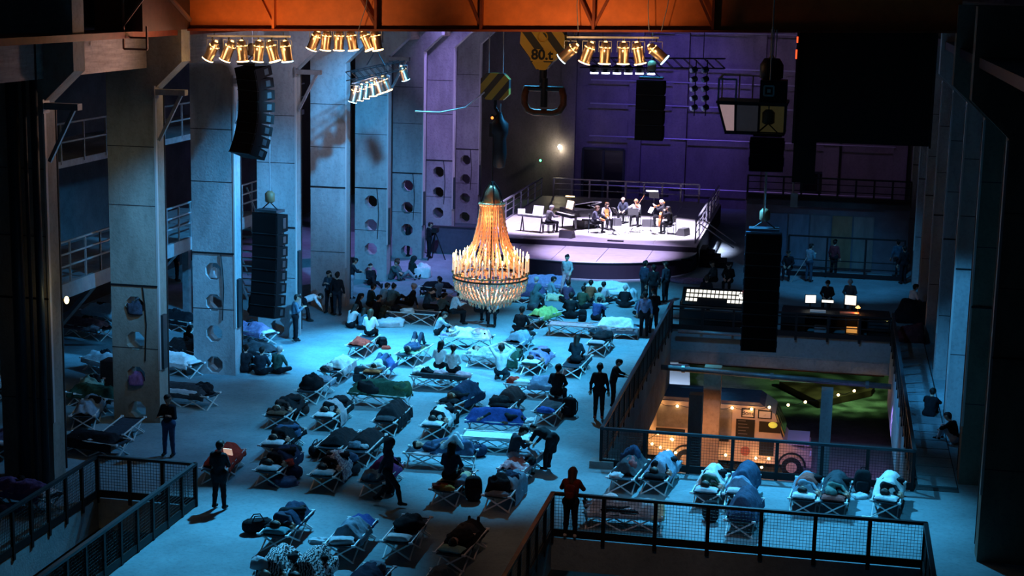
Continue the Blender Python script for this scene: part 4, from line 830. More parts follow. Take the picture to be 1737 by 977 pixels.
# grand piano
pl = at(962,388,DZ); pn = thing('grand_piano', 'black grand piano with raised lid and lit music desk', 'piano', pl, RAD(-48)); PB = M('piano_lacquer', (.012,.011,.013), .12, spec=.6)
out = [(-.74,0),(.74,0),(.74,1.0),(.66,1.4),(.45,1.75),(.1,1.95),(-.35,2.0),(-.66,1.85),(-.74,1.5)]
MB().prism([(x,y,.66) for x, y in out], (0,0,.34)).build('case', PB, pn); MB().prism([(-.74,-.26,.62),(.74,-.26,.62),(.74,0,.62),(-.74,0,.62)], (0,0,.14)).build('key_bed', PB, pn)
kb = MB().bb((-.66,-.22,.755), (.66,-.02,.785)).build('keyboard', M('ivory', (.85,.82,.78), .3), pn)
for k in range(36):
    if k % 7 not in (2, 6): MB().bb((-.64+k*.0357,-.14,.785), (-.625+k*.0357,-.02,.80)).build('black_key', BLACK, kb)
lid = MB().prism([Vector((-.74,y,1.0))+Vector((math.cos(.25)*(x+.74),0,math.sin(.25)*(x+.74))) for x, y in [(-.74,.35)]+out[2:]], (0,0,.03)).build('lid', M('piano_lid', (.22,.22,.25), .2, spec=.7), pn)
MB().bar((.6,1.0,1.0), (.5,1.0,1.28), .025).build('lid_prop', PB, pn)
for x, y in ((-.6,.1),(.6,.1),(-.2,1.75)): MB().lathe([(.05,0),(.035,.06),(.045,.3),(.075,.66)], 8, (x,y,0)).build('leg', PB, pn)
MB().box((0,.16,1.16), (.75,.03,.36), Matrix.Rotation(RAD(-15), 3, 'X')).build('music_desk', PB, pn)
MB().box((0,.135,1.20), (.6,.008,.40), Matrix.Rotation(RAD(-15), 3, 'X')).build('sheet_music', M('sheet_lit', (1,.85,.6), .8), pn)
lp = thing('piano_lamp', 'small warm reading lamp over the piano music', 'lamp', pl+Vector((.1,.15,1.0))); MB().tube([(0,.1,.0),(0,.1,.55),(0,-.1,.62)], .012, 5).build('arm', BLACK, lp); MB().tube([(-.22,-.12,.62), (.22,-.12,.62)], .03, 6).build('shade', M('shade_glow', (1,.7,.3), .4, em=(1,.5,.15), es=5), lp)
point(pl+Vector((-.05,-.2,1.45)), (1,.55,.2), 28, .05)
def stool(label, loc, rot): 
    t = thing('piano_stool', label, 'stool', loc, RAD(rot)); MB().bb((-.32,-.18,.40), (.32,.18,.48)).build('seat', PB, t)
    for x in (-.26,.26):
        for y in (-.13,.13): MB().bar((x,y,0), (x*.9,y*.9,.40), .04).build('leg', PB, t)
ps = at(930,394,DZ); stool('black padded piano stool under the pianist', ps, -48)
person('pianist in grey jacket seated at the grand piano', ps+Vector((0,0,-.06)), -48, 'piano', 'short', 'grey', (.20,.19,.20), (.03,.03,.04))
kt = thing('electric_keyboard', 'slim keyboard on trestle legs beside the pianist', 'keyboard', at(902,393,DZ), RAD(-20)); MB().bb((-.7,-.2,.74), (.7,.2,.84)).build('keyboard_body', M('keyboard_grey', (.5,.5,.55), .4), kt); MB().bb((-.64,-.19,.84), (.64,-.04,.85)).build('keys', M('ivory'), kt)
for x in (-.55,.55): MB().bar((x,-.15,0), (x,.0,.74), .04).build('leg', BLACK, kt); MB().bar((x,.15,0), (x,.0,.74), .04).build('leg', BLACK, kt)
def sheet(label, loc, rot, w=.5, h=.38, tilt=-18):
    t = tag(MB().box((0,0,h/2), (w,.012,h)).build('sheet_music', M('paper_white', (.9,.9,.88), .8), None, False, loc), label, 'paper', 'sheets of music'); t.rotation_euler = (RAD(tilt),0,RAD(rot)); return t
sheet('bright sheet music standing on the slim keyboard', at(902,393,DZ)+Vector((.25,.12,.84)), -15, .55, .45); sheet('smaller lit laptop page at the end of the slim keyboard', at(890,393,DZ)+Vector((-.2,.1,.84)), 10, .36, .28)
# chairs, stands, monitors, musicians
def chair_proto():
    t = thing('concert_chair', 'x', 'chair', (0,0,0), 0, 'black concert chairs')
    MB().bb((-.22,-.22,.43), (.22,.22,.47)).build('seat', BLACK, t); MB().box((0,-.23,.75), (.42,.03,.34), Matrix.Rotation(RAD(8), 3, 'X')).build('backrest', BLACK, t)
    for x in (-.2,.2): MB().bar((x,.2,0), (x,.2,.44), .028).build('leg', STEEL, t); MB().bar((x,-.26,0), (x,-.2,.9), .028).build('leg', STEEL, t)
    return t
CH0 = chair_proto(); chn = [0]
def chair(label, loc, rot):
    chn[0] += 1
    if chn[0] == 1: CH0.location = loc; CH0.rotation_euler = (0,0,RAD(rot)); CH0['label'] = label
    else: dup(CH0, loc, RAD(rot), label)
BK = (.012,.012,.016)
def player(px, py, rot, pn_, hair, hc, top, label, seat):
    p = at(px, py, DZ); chair('black chair under the '+seat, p, rot); return person(label, p+Vector((0,0,-.01)), rot, pn_, hair, hc, top, BK)
A1 = player(1007,395,-80,'edge','short','brown',(.06,.06,.09),'short-haired musician in profile on a chair beside the piano','musician in profile by the piano')
A2 = player(1026,388,-140,'edge','long','brown',(.20,.18,.20),'long-haired musician in grey seated behind the first player','long-haired grey musician')
A3 = player(1057,378,170,'edge','bald','grey',(.04,.045,.07),'bald musician in dark shirt seated at the rear of the quintet','bald rear musician')
A4 = player(1078,383,175,'violin','short','blond',(.55,.55,.55),'violinist in pale top seated behind a music stand','pale-topped violinist')
A5 = player(1136,397,78,'cello','long','dark',(.012,.012,.016),'cellist in black seated at the end of the stage','black-clad cellist')
A6 = player(1124,385,95,'violin','short','grey',(.03,.03,.04),'musician in black partly hidden behind the cellist','player hidden behind the cellist')
WOOD = M('varnished_wood', (.42,.13,.035), .25, var=.2, scale=6, spec=.5)
def viol(label, loc, s, eul, cat):
    t = thing('violin' if cat == 'violin' else 'cello', label, cat, loc); t.rotation_euler = eul
    o2 = [(.13*math.sin(a)*(1-.28*math.exp(-((a-PI/2)/.32)**2))*(1.15 if a > PI/2 else .95), -.24*math.cos(a)*-1) for a in [PI*k/12 for k in range(13)]]
    poly = [(x*s,0,-z*s) for x, z in o2]+[(-x*s,0,-z*s) for x, z in o2[-2:0:-1]]
    MB().prism(poly, (0,.07*s,0)).build('body', WOOD, t); MB().bb((-.016*s,-.02*s,.22*s), (.016*s,.02*s,.52*s)).build('fingerboard', BLACK, t); MB().ball((0,0,.55*s), (.02*s,.035*s,.04*s), 8, 6).build('scroll', WOOD, t)
    MB().bb((-.03*s,-.03*s,-.06*s), (.03*s,.0,-.045*s)).build('bridge', M('ivory'), t)
    if cat == 'cello': MB().tube([(0,.03*s,-.24*s), (0,.03*s,-.42*s)], .008, 5).build('endpin', STEEL, t)
    return t
pc = A5.location; viol('cello held between the knees of the black-clad cellist', pc+Vector((-.42,-.02,.72)), 1.55, (RAD(0),RAD(22),RAD(80)), 'cello')
def bow(label, a, b):
    t = thing('bow', label, 'bow', a); d = Vector(b)-Vector(a); MB().bar((0,0,0), d, .012).build('stick', WOOD, t); MB().bar(d*.02+Vector((0,0,-.025)), d*.95+Vector((0,0,-.02)), .008).build('bow_hair', WHITE, t); return t
bow('cello bow drawn across the strings', pc+Vector((-.62,-.35,.62)), pc+Vector((-.40,.35,.78)))
p4 = A4.location; viol('violin under the chin of the pale-topped violinist', p4+Vector((.10,-.30,1.10)), .75, (RAD(-70),RAD(20),RAD(20)), 'violin'); bow('violin bow raised above the pale-topped violinist', p4+Vector((.05,-.38,1.02)), p4+Vector((.42,-.2,1.62)))
p1 = A1.location; viol('violin resting on the lap of the musician by the piano', p1+Vector((.42,-.05,.72)), .75, (RAD(-80),0,RAD(60)), 'violin')
p2 = A2.location; viol('viola held upright by the long-haired musician', p2+Vector((.12,-.32,.84)), .95, (RAD(-18),0,RAD(30)), 'violin')
p6 = A6.location; viol('violin held low behind the cello', p6+Vector((-.35,-.1,1.08)), .75, (RAD(-70),RAD(-20),RAD(-60)), 'violin')
def mstand(label, px, py, rot, h=1.05, lit=True):
    p = at(px, py, DZ); t = thing('music_stand', label, 'music stand', p, RAD(rot), 'music stands on the stage')
    for k in range(3): a = 2*PI*k/3; MB().bar((0,0,.22), (.26*math.cos(a),.26*math.sin(a),.01), .02).build('foot', BLACK, t)
    MB().tube([(0,0,.1), (0,0,h)], .014, 6).build('pole', BLACK, t); MB().box((0,.02,h+.12), (.52,.02,.34), Matrix.Rotation(RAD(-28), 3, 'X')).build('desk', BLACK, t)
    if lit: MB().box((0,-.005,h+.135), (.44,.008,.30), Matrix.Rotation(RAD(-28), 3, 'X')).build('sheet', M('paper_white'), t)
    return t
mstand('music stand before the first musician', 1042,398,120); mstand('music stand in the middle of the quintet', 1073,394,10, .9, False); mstand('music stand facing the cellist', 1103,397,-60)
mstand('tall music stand with a lamp at the stage rear', 1108,376,175, 1.25); 
lm = thing('stand_lamp', 'white clip lamp over the tall rear music stand', 'lamp', at(1108,376,DZ)+Vector((-.1,-.1,1.55))); MB().bb((-.3,-.05,.02), (.3,.05,.08)).build('shade', M('lamp_white', (.9,.9,1), .4, em=(.9,.9,1), es=3), lm); MB().tube([(0,.05,.04), (0,.12,-.15)], .012, 5).build('arm', BLACK, lm)
def monitor(label, px, py, rot, s=1.):
    t = thing('stage_monitor', label, 'speaker', at(px, py, DZ), RAD(rot), 'wedge monitors on the stage'); MB().prism([(-.33*s,-.26*s,0),(-.33*s,.26*s,0),(-.33*s,.2*s,.36*s),(-.33*s,-.1*s,.36*s)], (.66*s,0,0)).build('cabinet', M('monitor_grey', (.055,.055,.06), .6), t)
    q = Matrix.Rotation(RAD(-24), 3, 'X'); MB().box((0,-.19*s,.18*s), (.58*s,.015,.32*s), q).build('grille', GRL, t); MB().bb((-.345*s,-.05*s,.14*s), (-.33*s,.08*s,.2*s)).build('handle', BLACK, t)
for l, px, py, r in (('beside the piano stool',962,403,165), ('behind the first musician',998,384,185), ('between the two rear players and the piano',1042,382,200), ('before the cellist music stand',1100,384,190), ('at the far end of the stage behind the cellist',1158,399,250), ('under the piano tail',985,386,160)):
    monitor('black wedge monitor '+l, px, py, r)
tag(MB().bb((-.38,-.09,0), (.38,.09,.05)).build('floor_box', BLACK, None, False, at(1044,409.5,DZ)), 'small black cable box lying on the deck edge', 'box')
cb_ = thing('cable_tangle', 'dark cables snaking over the deck between the players', 'cable', at(1070,395,DZ)); random.seed(9)
for k in range(9):
    p0 = Vector((random.uniform(-1.6,1.2), random.uniform(-.4,.8), .012)); pts = [p0]; a = random.uniform(0,6)
    for j in range(12): a += random.uniform(-.6,.6); pts.append(pts[-1]+Vector((.17*math.cos(a), .17*math.sin(a), 0)))
    MB().tube(pts, .011, 4).build('cable', BLACK, cb_)
# camera operator and stands near the stage side
for l, px, py, r, ps_ in (('dim figure in black standing by the stage side with a camera',727,438,-60,'hold'), ('shadowed figure leaning near the violet column',692,436,-80,'stand')):
    person(l, at(px,py), r, ps_, 'short', 'dark', (.015,.015,.02), (.015,.015,.02))
tp = thing('camera_tripod', 'tall black camera tripod beside the violet columns', 'tripod', at(738,440)); 
for k in range(3): a = 2*PI*k/3; MB().bar((0,0,1.3), (.5*math.cos(a),.5*math.sin(a),0), .04).build('leg', BLACK, tp)
MB().bb((-.12,-.25,1.3), (.12,.25,1.55)).build('camera_head', BLACK, tp); MB().tube([(0,.25,1.43), (0,.42,1.43)], .06, 8).build('camera_lens', BLACK, tp)
# ================================================================== the field of cots
NAVY=(.022,.04,.085); BLK=(.013,.014,.018); WHT=(.78,.80,.82); PALE=(.55,.62,.68); GRBL=(.22,.30,.38); LIL=(.33,.28,.50); REDC=(.55,.055,.035); PUR=(.24,.05,.20); PNKG=(.52,.43,.46); DGRN=(.03,.085,.06); PINK=(.62,.34,.38); ROYAL=(.03,.07,.26); DGRY=(.05,.055,.065); LIME=(.35,.50,.16); CREAM=(.70,.62,.40); BRN=(.12,.06,.04); TEAL=(.10,.26,.30); ORG=(.70,.20,.08); JEAN=(.06,.11,.20)
def patt(name, c1, c2, sc, kind):
    m = M(name, c1, .9, var=.2, bump=.4); nt = m.node_tree; b = nt.nodes['Principled BSDF']; tc = [n for n in nt.nodes if n.type == 'TEX_COORD'][0]
    t = nt.nodes.new('ShaderNodeTexWave'); t.inputs['Scale'].default_value = sc; t.inputs['Distortion'].default_value = 9 if kind == 'zebra' else 18; t.inputs['Detail'].default_value = 2; t.inputs['Detail Scale'].default_value = 1.6
    rp = nt.nodes.new('ShaderNodeValToRGB'); rp.color_ramp.elements[0].color = (*c1,1); rp.color_ramp.elements[1].color = (*c2,1); rp.color_ramp.elements[0].position = .42; rp.color_ramp.elements[1].position = .55
    nt.links.new(tc.outputs['Object'], t.inputs[0]); nt.links.new(t.outputs[1], rp.inputs[0]); nt.links.new(rp.outputs[0], b.inputs['Base Color']); return m
ZEB = patt('zebra_cloth', (.02,.025,.03), (.80,.83,.85), 5.5, 'zebra'); QLT = patt('floral_quilt', (.75,.77,.80), (.30,.25,.35), 3.5, 'floral')
sd = [0]
def bed(px, py, an, rot, key, bl=None, sl=None, pi=None, hp=None):
    """one cot with its bedding; an: n = pixel of the near end, c = of the middle"""
    sd[0] += 1; p = at(px, py, .42); R = Matrix.Rotation(RAD(rot), 3, 'Z'); c = p+(R@Vector((0,.93,0)) if an == 'n' else Vector()); c.z = 0
    cot(c.copy(), rot, 'folding camp cot '+key)
    L = lambda x, y, z=0: c+R@Vector((x,y,0))+Vector((0,0,z))
    if pi: pillow('%s pillow on cot %s' % (pi[0], key), L(0,-.74,.405), rot+(pi[2] if len(pi) > 2 else 0), pi[1], (.58,.34,.14), sd[0])
    if sl:
        fl = 180 if len(sl) > 6 and sl[6] else 0
        po_ = person('%s on cot %s' % (sl[1], key), L(0,0,.42 if not pi else .45), rot+fl, sl[0], sl[2], sl[3], sl[4], sl[5]); po_.scale = (1,1,.84 if sl[0] == 'side' else 1)
    if bl:
        for k, b in enumerate(bl if isinstance(bl, list) else [bl]):
            kw = dict(seed=sd[0]*1.7+k*3.3); kw.update(b[2] if len(b) > 2 else {}); kw['hgt'] = min(.38, max(.30, kw.get('hgt',.24))) if sl and not kw.get('hgt',.24) < .1 else kw.get('hgt',.24)*(.8 if kw.get('hgt',.24) > .4 else 1.05)
            blanket('%s on cot %s' % (b[0], key), Vector((c.x,c.y,0)), rot, b[1], **kw)
    if hp:
        for k, h in enumerate(hp if isinstance(hp[0], tuple) else [hp]):
            heap('%s on cot %s' % (h[0], key), L(h[2][0],h[2][1],.39), rot+h[4] if len(h) > 4 else rot, h[1], h[3], sd[0]+k*2.3)
    return c
S = lambda po, de, ha='short', hc='dark', top=BLK, tr=BLK, fl=0: (po, de, ha, hc, top, tr, fl)
# front row
k = 'at the stairwell end of the front row'
bed(463,908,'n',0,k,[('dark navy sleeping bag',NAVY,dict(y0=-.25,hgt=.26,dl=.06,dr=.05,knee=.2))],S('side','dark-haired sleeper','short','dark',(.05,.06,.10)),('pale flat',TEAL),[('black jacket heap',BLK,(-.1,-.55),(.42,.4,.20))])
k = 'second along the front row'
bed(575,925,'n',0,k,[('glossy blue-grey sleeping bag',GRBL,dict(y0=-.52,y1=.45,hgt=.30,fold=1.5)),('royal blue blanket end',ROYAL,dict(y0=.35,y1=.98,hgt=.16,dl=.05,dr=.05))],None,('thin white',PALE,18))
k = 'third along the front row'
bed(672,920,'n',0,k,None,None,('big white',WHT),[('black rucksack',BLK,(0,.25),(.60,.75,.30))])
k = 'last along the front row'
bed(762,940,'n',-4,k,[('black coat cover',BLK,dict(y0=-.35,hgt=.24,dl=.08,dr=.05)),('charcoal throw',DGRY,dict(y0=-.1,y1=.5,hgt=.27,w=.30,dl=.0,dr=.0,base=.43))],S('back','dark-haired sleeper','short','dark',BLK),('green-tinged thin',(.30,.55,.50),-6))
c1 = bed(470,966,'c',0,'under the zebra cloth on its stairwell side',None,S('side','woolly-hatted sleeper','bald','blond',BLK),None)
c2 = bed(521,969,'c',0,'under the zebra cloth on its hall side',None,S('side','dark sleeper','short','dark',BLK),None)
cm_ = (c1+c2)/2; blanket('zebra patterned black and white cloth over two front cots', Vector((cm_.x,cm_.y,0)), 0, WHT, y0=-.55, y1=.96, hgt=.42, dl=.12, dr=.18, seed=3, w=.75, mat=ZEB, fold=1.9, two=True)
heap('pale knitted hat at the edge of the zebra cloth', at(440,962,.62), 0, PALE, (.36,.36,.24), 5, 'knitted_hat', 'hat', amp=.12)
bed(618,985,'c',-4,'cut off below the big white pillow',[('dark navy jacket cover',NAVY,dict(y0=-.6,y1=.7,hgt=.26,fold=1.4))],None,None,[('blue-grey rolled hood',GRBL,(.05,.55),(.42,.55,.26))])
bed(740,995,'c',0,'cut off below the last front cot',[('blue-grey puffy bag',(.12,.20,.26),dict(y0=-.7,y1=.8,hgt=.30,fold=1.6))])
# second row
bed(452,800,'n',0,'with a red garment in the second row',[('dark navy blanket',NAVY,dict(y0=-.2,hgt=.24,dr=.2,fold=1.3))],S('side','black-clad sleeper','short','dark',BLK),('pale narrow',PALE),[('red folded garment',REDC,(.30,-.1),(.26,.36,.16)),('black hold-all heap',BLK,(-.12,-.5),(.4,.4,.24))])
bed(545,808,'n',0,'with the white patterned quilt',[('white floral quilt',WHT,dict(y0=-.30,y1=.7,hgt=.32,dr=.32,dl=.05,fold=1.7,mat=QLT))],S('side','dark-haired sleeper','long','dark',BLK),('long pale',PALE,4),[('jeans heap',JEAN,(.2,.75),(.5,.4,.18))])
bed(630,818,'n',0,'with the purple blanket',[('purple blanket',PUR,dict(y0=-.15,y1=.8,hgt=.30,fold=1.4))],None,None,[('folded blue jeans',(.14,.26,.36),(-.08,-.55),(.5,.5,.22)),('blue-grey cushion',GRBL,(.18,-.35),(.3,.3,.2)),('black bag heap',BLK,(.05,.8),(.5,.3,.2))])
bed(752,832,'n',-3,'where a person in navy sits in the second row',[('cream coat',CREAM,dict(y0=-.2,y1=.6,hgt=.16,xo=.2,dl=.02,dr=.25))],None,None,[('dark red scarf',(.20,.04,.03),(-.15,-.7),(.4,.3,.14)),('ochre leather bag',(.50,.26,.06),(.05,-.78),(.38,.22,.14)),('blue-grey top',GRBL,(.24,-.2),(.26,.5,.22))])
bed(842,842,'n',-2,'piled with black rucksacks in the second row',[('pale blue sleeping bag',(.20,.34,.44),dict(y0=-.4,y1=.9,hgt=.24,dr=.38,dl=0,xo=.2,fold=1.6))],None,None,[('big black rucksack',BLK,(-.08,-.45),(.56,.62,.42)),('dark hooded jacket',NAVY,(.08,.2),(.5,.5,.36)),('rolled grey mat',GRBL,(0,-.8),(.55,.18,.12))])
# third row
bed(460,757,'n',0,'with the long white bolster',[('black jacket cover',BLK,dict(y0=-.3,hgt=.24,fold=1.4))],S('side','dark-haired sleeper','short','dark',BLK,JEAN),('long rolled white',WHT,8),[('folded denim',JEAN,(.25,.35),(.3,.45,.2)),('green cap heap',DGRN,(-.05,.62),(.28,.28,.2))])
c1 = bed(556,760,'n',0,'under the aisle side of the big black duvet'); c2 = bed(602,767,'n',0,'under the hall side of the big black duvet'); cm_ = (c1+c2)/2
blanket('huge black duvet covering two cots side by side', Vector((cm_.x,cm_.y,0)), 0, BLK, y0=-.62, y1=.98, hgt=.25, dl=.2, dr=.08, seed=8, w=.78, fold=1.4, two=True)
heap('white sock bundle at the corner of the black duvet', at(617,760,.42), 0, PALE, (.24,.2,.12), 2); heap('blue-grey shirt at the corner of the black duvet', at(602,758,.44), 0, GRBL, (.34,.26,.16), 6)
bed(748,766,'c',93,'with the puffy navy jacket',[('puffy navy jacket cover',(.06,.10,.18),dict(y0=-.95,y1=.35,hgt=.36,dl=.02,dr=.02,fold=1.8,xo=.1))],S('knees','sleeper with raised pale knee','short','dark',NAVY,PALE,180),None,[('pale folded sheet',PNKG,(-.3,.1),(.2,1.3,.06))])
bed(866,797,'n',-6,'with crumpled pink bedding',[('pink and white crumpled sheet',PINK,dict(y0=-.9,y1=.1,hgt=.14,fold=2.2,dr=.1)),('grey blanket',GRBL,dict(y0=.0,y1=.9,hgt=.14,fold=1.6))],None,None,[('white pyjama bundle',WHT,(.05,-.4),(.5,.3,.14)),('black jacket heap',BLK,(.28,-.1),(.25,.5,.2))])
bed(842,738,'c',93,'pale and bare beside the bending man',[('pale cotton sheet',PALE,dict(y0=-.95,y1=.95,hgt=.02,dl=.06,dr=.10,fold=.4))])
bed(848,712,'c',91,'with the deep blue sleeping bag',[('deep blue sleeping bag',ROYAL,dict(y0=-.75,y1=.98,hgt=.36,dl=.05,dr=.05,fold=.9))],S('side','hidden sleeper','short','dark',BLK,BLK,1),None,[('white sheet corner',WHT,(.1,-.85),(.4,.25,.1)),('brown shoe pair heap',BRN,(-.3,-.2),(.14,.3,.08))])
# fourth row
bed(466,706,'n',0,'with a brown-haired sleeper in the fourth row',[('black wool blanket',BLK,dict(y0=-.2,hgt=.26,dr=.1))],S('side','brown-haired sleeper','short','brown',(.05,.03,.03)),('brownish',BRN),[('dark brown clothes heap',(.07,.035,.03),(-.05,-.6),(.5,.4,.22))])
bed(548,709,'n',0,'with the pinkish grey blanket',[('pinkish grey blanket',PNKG,dict(y0=-.42,y1=.35,hgt=.34,dr=.36,dl=.05,fold=1.5)),('black blanket end',BLK,dict(y0=.25,y1=.98,hgt=.20,dr=.15))],S('side','dark-haired sleeper','short','dark',BLK),('small white',WHT))
bed(650,716,'n',0,'with black bedding beside the duvet pair',[('black sleeping bag',BLK,dict(y0=-.6,hgt=.30,dr=.3,fold=1.3))],None,('dark',DGRY))
bed(732,724,'n',0,'with the pale blue-white duvet',[('pale blue-white duvet',WHT,dict(y0=-.42,y1=.55,hgt=.34,dl=.08,dr=.10,fold=1.3)),('black blanket end',BLK,dict(y0=.4,y1=.98,hgt=.2,dr=.3))],S('side','dark-haired sleeper','short','dark',BLK),('crumpled white',WHT))
bed(846,692,'n',-4,'with the dark reddish blanket',[('dark reddish brown blanket',(.05,.028,.03),dict(y0=-.15,y1=.98,hgt=.30))],None,('black puffy',BLK),[('black jacket heap',BLK,(-.1,-.55),(.6,.55,.30))])
bed(922,700,'n',-4,'with the bright blue cushion',None,None,None,[('bright blue cushion',(.05,.14,.50),(0,-.72),(.46,.34,.15)),('dark folded throw',DGRY,(0,0),(.55,.9,.10))])
# fifth row
bed(519,664,'n',0,'with the round black bag in the fifth row',[('grey throw end',GRBL,dict(y0=.35,y1=.98,hgt=.12))],None,None,[('round black bag',BLK,(-.02,-.3),(.62,.75,.42))])
bed(645,666,'c',84,'heaped with dark green sleeping bags',[('dark green sleeping bag',DGRN,dict(y0=-.95,y1=.95,hgt=.36,dl=.05,dr=.10,fold=1.8,xo=.1))],None,None,[('olive green pack',(.05,.10,.05),(.1,-.7),(.5,.5,.42)),('black quilted jacket',BLK,(-.12,.35),(.5,.7,.38))])
bed(757,685,'n',-14,'with a face turned up under navy cover',[('navy hooded cover',NAVY,dict(y0=-.40,hgt=.42,dr=.2,knee=.2))],S('back','red-haired sleeper facing up','long','red',BLK),('dark',BLK))
bed(748,637,'c',92,'where two women in white sit',None,None,None,[('rolled black bolster',DGRY,(-.3,.0),(.16,1.7,.16)),('white bedding heap',WHT,(.2,.75),(.5,.4,.26)),('pink towel',PINK,(.1,.05),(.4,.5,.2)),('striped pink bundle',(.55,.30,.34),(.05,-.7),(.4,.5,.18)),('black jacket heap',BLK,(-.05,.45),(.4,.4,.30))])
bed(908,650,'c',92,'with red and striped bedding',[('grey-blue rumpled blanket',(.20,.24,.34),dict(y0=-.95,y1=.2,hgt=.26,fold=1.6))],None,None,[('red cushion',REDC,(0,.72),(.4,.36,.2)),('white striped bundle',WHT,(-.15,.4),(.36,.5,.16)),('red scarf',REDC,(.1,-.7),(.3,.26,.18))])
# sixth row
bed(558,630,'n',-2,'with one pale rumpled blanket',[('pale rumpled blanket',(.62,.66,.66),dict(y0=-.6,y1=.8,hgt=.22,dr=.22,fold=2.0))],None,None,[('white bundle',WHT,(-.15,-.6),(.36,.36,.22)),('dark bag',DGRY,(-.2,-.75),(.3,.26,.16))])
bed(630,634,'n',0,'with the orange pillow',[('blue jeans-coloured cover',(.06,.13,.36),dict(y0=.02,hgt=.26,dr=.12))],S('hands','sleeper with elbows raised','short','dark',PALE,JEAN),('orange',ORG))
bed(686,602,'n',-6,'under the man propped on an elbow',[('yellow-green throw',(.30,.46,.30),dict(y0=-.6,y1=.6,hgt=.06,dl=.30,dr=.0))],S('knees','dark-clad man curled up','short','dark',(.04,.07,.14),(.04,.06,.10)))
bed(838,602,'c',84,'with white bedding by the kneeler',[('grey-white duvet',(.56,.60,.62),dict(y0=-.95,y1=.6,hgt=.28,fold=1.8,dl=.05,dr=.05)),('deep green blanket end',DGRN,dict(y0=-.98,y1=-.6,hgt=.2,dl=.3,dr=.2))],S('back','dark-haired sleeper','short','dark',WHT,GRBL,1),None,[('white pillow heap',WHT,(.1,.75),(.5,.4,.2)),('pink toy bundle',PINK,(0,.25),(.24,.24,.2))])
bed(898,618,'n',-6,'with the lilac blanket',[('lilac blanket',LIL,dict(y0=-.30,hgt=.32,dr=.1,dl=.1))],S('side','dark-haired sleeper','short','dark',LIL),('crumpled white',WHT))
bed(968,622,'n',-3,'where the long-haired person in black sits',[('dark grey throw',DGRY,dict(y0=-.2,y1=.9,hgt=.06))])
# seventh row and beyond
bed(603,587,'n',0,'with the red blanket',[('red rumpled blanket',REDC,dict(y0=-.85,y1=-.05,hgt=.16,fold=2.0,dl=.03,dr=.03))])
bed(792,570,'c',92,'with two people lying under white',[('white shared duvet',WHT,dict(y0=-.9,y1=.4,hgt=.28,fold=1.4,dl=.05,dr=.1))],S('side','dark-haired sleeper in white','short','dark',WHT,WHT,1),None,[('lilac striped bundle',LIL,(-.1,.7),(.4,.45,.14))])
bed(868,582,'n',-6,'with a grey rumpled jacket below the chandelier',[('grey rumpled jacket',GRBL,dict(y0=-.7,y1=.6,hgt=.24,fold=1.8))],None,None,[('dark trousers heap',BLK,(.15,.5),(.4,.7,.2))])
bed(1010,585,'n',-4,'with a black and grey bundle by the well railing',None,None,('pale grey',(.42,.42,.46)),[('black quilt heap',BLK,(.05,.1),(.62,1.1,.30))])
bed(1042,552,'c',90,'with the white duvet by the well railing',[('white duvet',WHT,dict(y0=-.75,y1=.6,hgt=.30,fold=1.5,dl=.1,dr=.0)),('grey-blue under blanket',GRBL,dict(y0=-.95,y1=.95,hgt=.04,dl=.2,dr=.05,base=.385))])
bed(972,550,'c',90,'with the pink mat',[('pink thin mat',PINK,dict(y0=-.9,y1=.9,hgt=.02,dl=.0,dr=.0,fold=.3))])
bed(702,529,'c',84,'under the reading man',None,None,None,[('white bundle',WHT,(0,.25),(.4,.5,.16)),('black backpack heap',BLK,(.1,.75),(.4,.35,.22))])
bed(903,538,'n',-20,'with the lime green blanket',[('lime green blanket',LIME,dict(y0=-.7,y1=.7,hgt=.22,fold=1.8))])
bed(1030,492,'c',90,'with the long white duvet below the stage',[('long white duvet',WHT,dict(y0=-.98,y1=.98,hgt=.36,fold=1.3,dl=.1,dr=.12,xo=.05))],S('back','dark-haired sleeper','short','dark',WHT,WHT,0))
c_ = at(1064,493,.42); heap('white and black bundle beside the long white duvet', Vector((c_.x,c_.y,0)), 0, PALE, (.8,.7,.55), 31)
bed(925,480,'c',92,'with the lavender sleeping bag below the stage',[('lavender sleeping bag',LIL,dict(y0=-.98,y1=.98,hgt=.34,fold=1.2))])
bed(888,495,'c',92,'half hidden by the chandelier fringe',[('dark violet cover',(.10,.08,.18),dict(y0=-.95,y1=.9,hgt=.3))])
bed(752,487,'c',80,'with a white pillow on the violet floor',[('black coat cover',BLK,dict(y0=-.3,y1=.9,hgt=.2))],None,('white',WHT))
# cots by the open well
bed(1052,812,'n',-6,'with a red towel at the rail corner',[('black and grey blanket',DGRY,dict(y0=-.6,y1=.95,hgt=.30,fold=1.5,dl=.1))],None,None,[('red towel',(.42,.10,.10),(.1,-.1),(.3,.7,.36)),('white papers and cable heap',PALE,(-.15,-.7),(.3,.3,.12)),('dark peaked jacket',NAVY,(-.05,.4),(.5,.6,.5))])
bed(1108,814,'n',-6,'with the grey-blue blanket at the rail corner',[('grey-blue blanket',(.24,.33,.44),dict(y0=-.55,y1=.95,hgt=.46,dl=.05,dr=.12,fold=1.2))],S('side','hidden dark-haired sleeper','short','dark',BLK),('dark',BLK))
bed(1058,866,'c',93,'behind the front railing with yellow-edged bedding',[('grey rumpled bedding',(.40,.42,.46),dict(y0=-.95,y1=.9,hgt=.28,fold=2.0,dl=.1,dr=.3)),('yellow blanket end',CREAM,dict(y0=-1.0,y1=-.6,hgt=.2,dl=.1,dr=.3,base=.42))],S('back','dark-haired sleeper','short','brown',PNKG,GRBL,0),None,[('white cushion heap',WHT,(.1,.35),(.5,.6,.34)),('black bag heap',BLK,(-.25,0),(.2,1.0,.2))])
